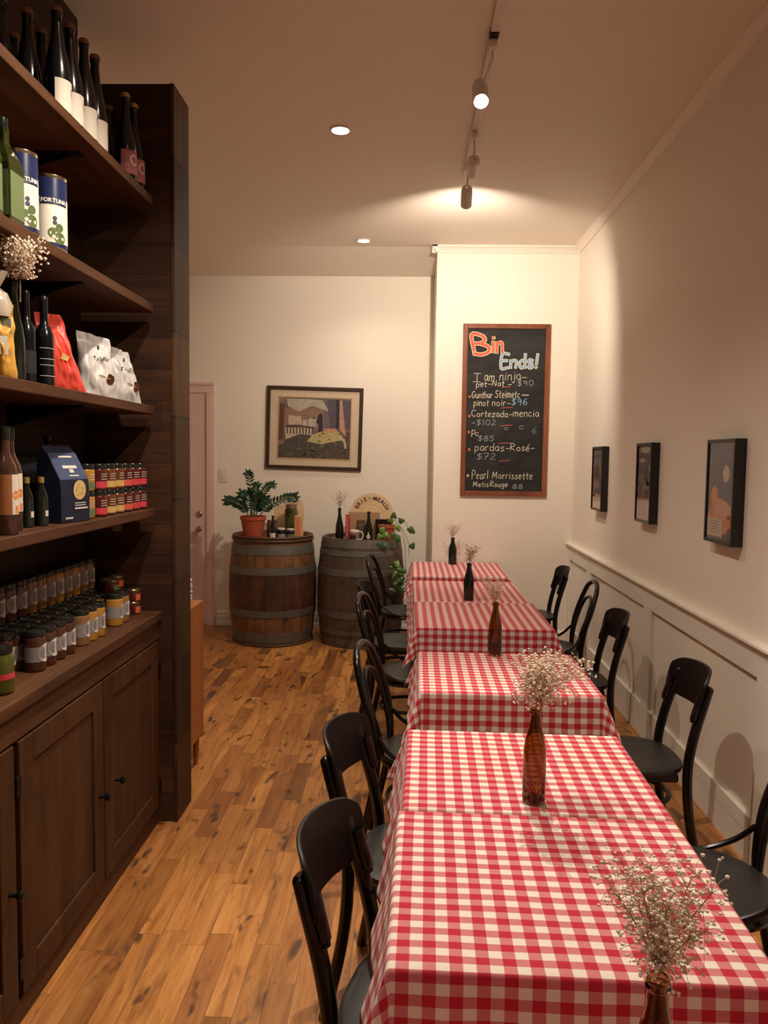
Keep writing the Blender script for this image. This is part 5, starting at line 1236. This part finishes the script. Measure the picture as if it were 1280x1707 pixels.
MB().lathe([(.055, 0), (.066, .0), (.070, .022), (.064, .022), (.060, .005), (.001, .005)], 28, cap=False).build('saucer', 'terra', pp, smooth=True)
MB().lathe([(.052, .008), (.056, .008), (.074, .118), (.080, .120), (.081, .145), (.074, .145), (.070, .128), (.001, .126)], 28, cap=False).build('pot', 'terra', pp, smooth=True, angle=50)
MB().lathe([(.069, .128), (.001, .132)], 20, cap=False).build('soil', 'soil', pp, smooth=True)
lm, lm2, sm = MB(), MB(), MB()
def heart(mb, base, d, L, w):
    d = Vector(d).normalized(); s_ = d.cross(Vector((0, -1, .15))).normalized(); n_ = s_.cross(d)
    if n_.y > 0: n_ = -n_
    out = [(0, 0), (-.10, .28), (-.02, .52), (.20, .60), (.48, .50), (.75, .27), (1, 0)]
    c = [Vector(base)+d*L*t_+n_*(.010*math.sin(t_*pi)) for t_ in (0, .08, .16, .35, .55, .78, 1)]
    vs = list(c)
    for sg in (-1, 1):
        for (a, b_) in out[1:-1]: vs.append(Vector(base)+d*L*a+s_*sg*w*b_)
    fs = []
    for sg in (0, 1):
        o2 = 7+sg*5; seq = [o2+i for i in range(5)]
        fs += [(0, 1, seq[0]), (1, 2, seq[1], seq[0]), (2, 3, seq[2], seq[1]), (3, 4, seq[3], seq[2]), (4, 5, seq[4], seq[3]), (5, 6, seq[4])]
    mb.add(vs, fs)
vines = [[(0, 0, .13), (.06, -.06, .20), (.13, -.10, .12), (.165, -.12, -.02), (.17, -.12, -.15), (.185, -.13, -.30)],
         [(.02, 0, .13), (.09, -.02, .21), (.16, -.05, .19), (.20, -.06, .10)],
         [(0, -.02, .13), (-.03, -.08, .16), (-.06, -.12, .08), (-.10, -.17, .01)],
         [(.03, -.02, .13), (.09, -.10, .09), (.12, -.16, -.05), (.115, -.19, -.22), (.13, -.21, -.38)],
         [(.0, -.02, .13), (.04, -.11, .05), (.03, -.15, -.06), (.02, -.165, -.10)],
         [(.02, .0, .13), (.10, -.04, .16), (.19, -.10, .02), (.20, -.12, -.12)]]
rnd = random.Random(9)
lf = [((.060, -.08, .215), (.1, 0, 1), 0), ((.135, -.04, .205), (-.3, 0, -.8), 0), ((.03, -.07, .175), (.3, -.1, .8), 1), ((.09, -.10, .15), (.5, -.1, -.9), 1), ((.20, -.06, .13), (.5, 0, -.8), 0), ((.225, -.1, .085), (.15, 0, 1), 0), ((.22, -.12, -.045), (.4, 0, .8), 0),
      ((-.04, -.10, .13), (.2, -.1, -1), 1), ((-.05, -.12, .07), (-.4, -.1, -.8), 1), ((-.02, -.12, .08), (.6, -.1, -.5), 1), ((-.12, -.17, .0), (-.5, -.1, -.9), 0), ((-.06, -.17, .01), (.2, -.1, -1), 0), ((-.02, -.17, -.01), (.6, -.1, -.8), 0), ((.09, -.14, .06), (.6, -.1, -.9), 0), ((.06, -.14, .09), (.1, -.1, -1), 0)]
for b_, d, w_ in lf: heart(lm2 if w_ else lm, b_, d, rnd.uniform(.050, .068), rnd.uniform(.042, .052))
for i in range(26):
    z = -.16-.26*i/26; heart(lm2 if rnd.random() < .6 and z > -.30 else lm, (.122+rnd.uniform(-.055, .040), -.19+rnd.uniform(-.02, .04), z), (rnd.uniform(-1, 1), -.2, rnd.uniform(-.9, .3)), rnd.uniform(.040, .058), rnd.uniform(.034, .044))
for v in vines: sm.tube(smooth_path(v, 5), .0022, 5)
sm.build('vines', 'stem', pp, smooth=True); lm.build('foliage', 'leafm', pp, smooth=True); lm2.build('young_foliage', 'leafl', pp, smooth=True)
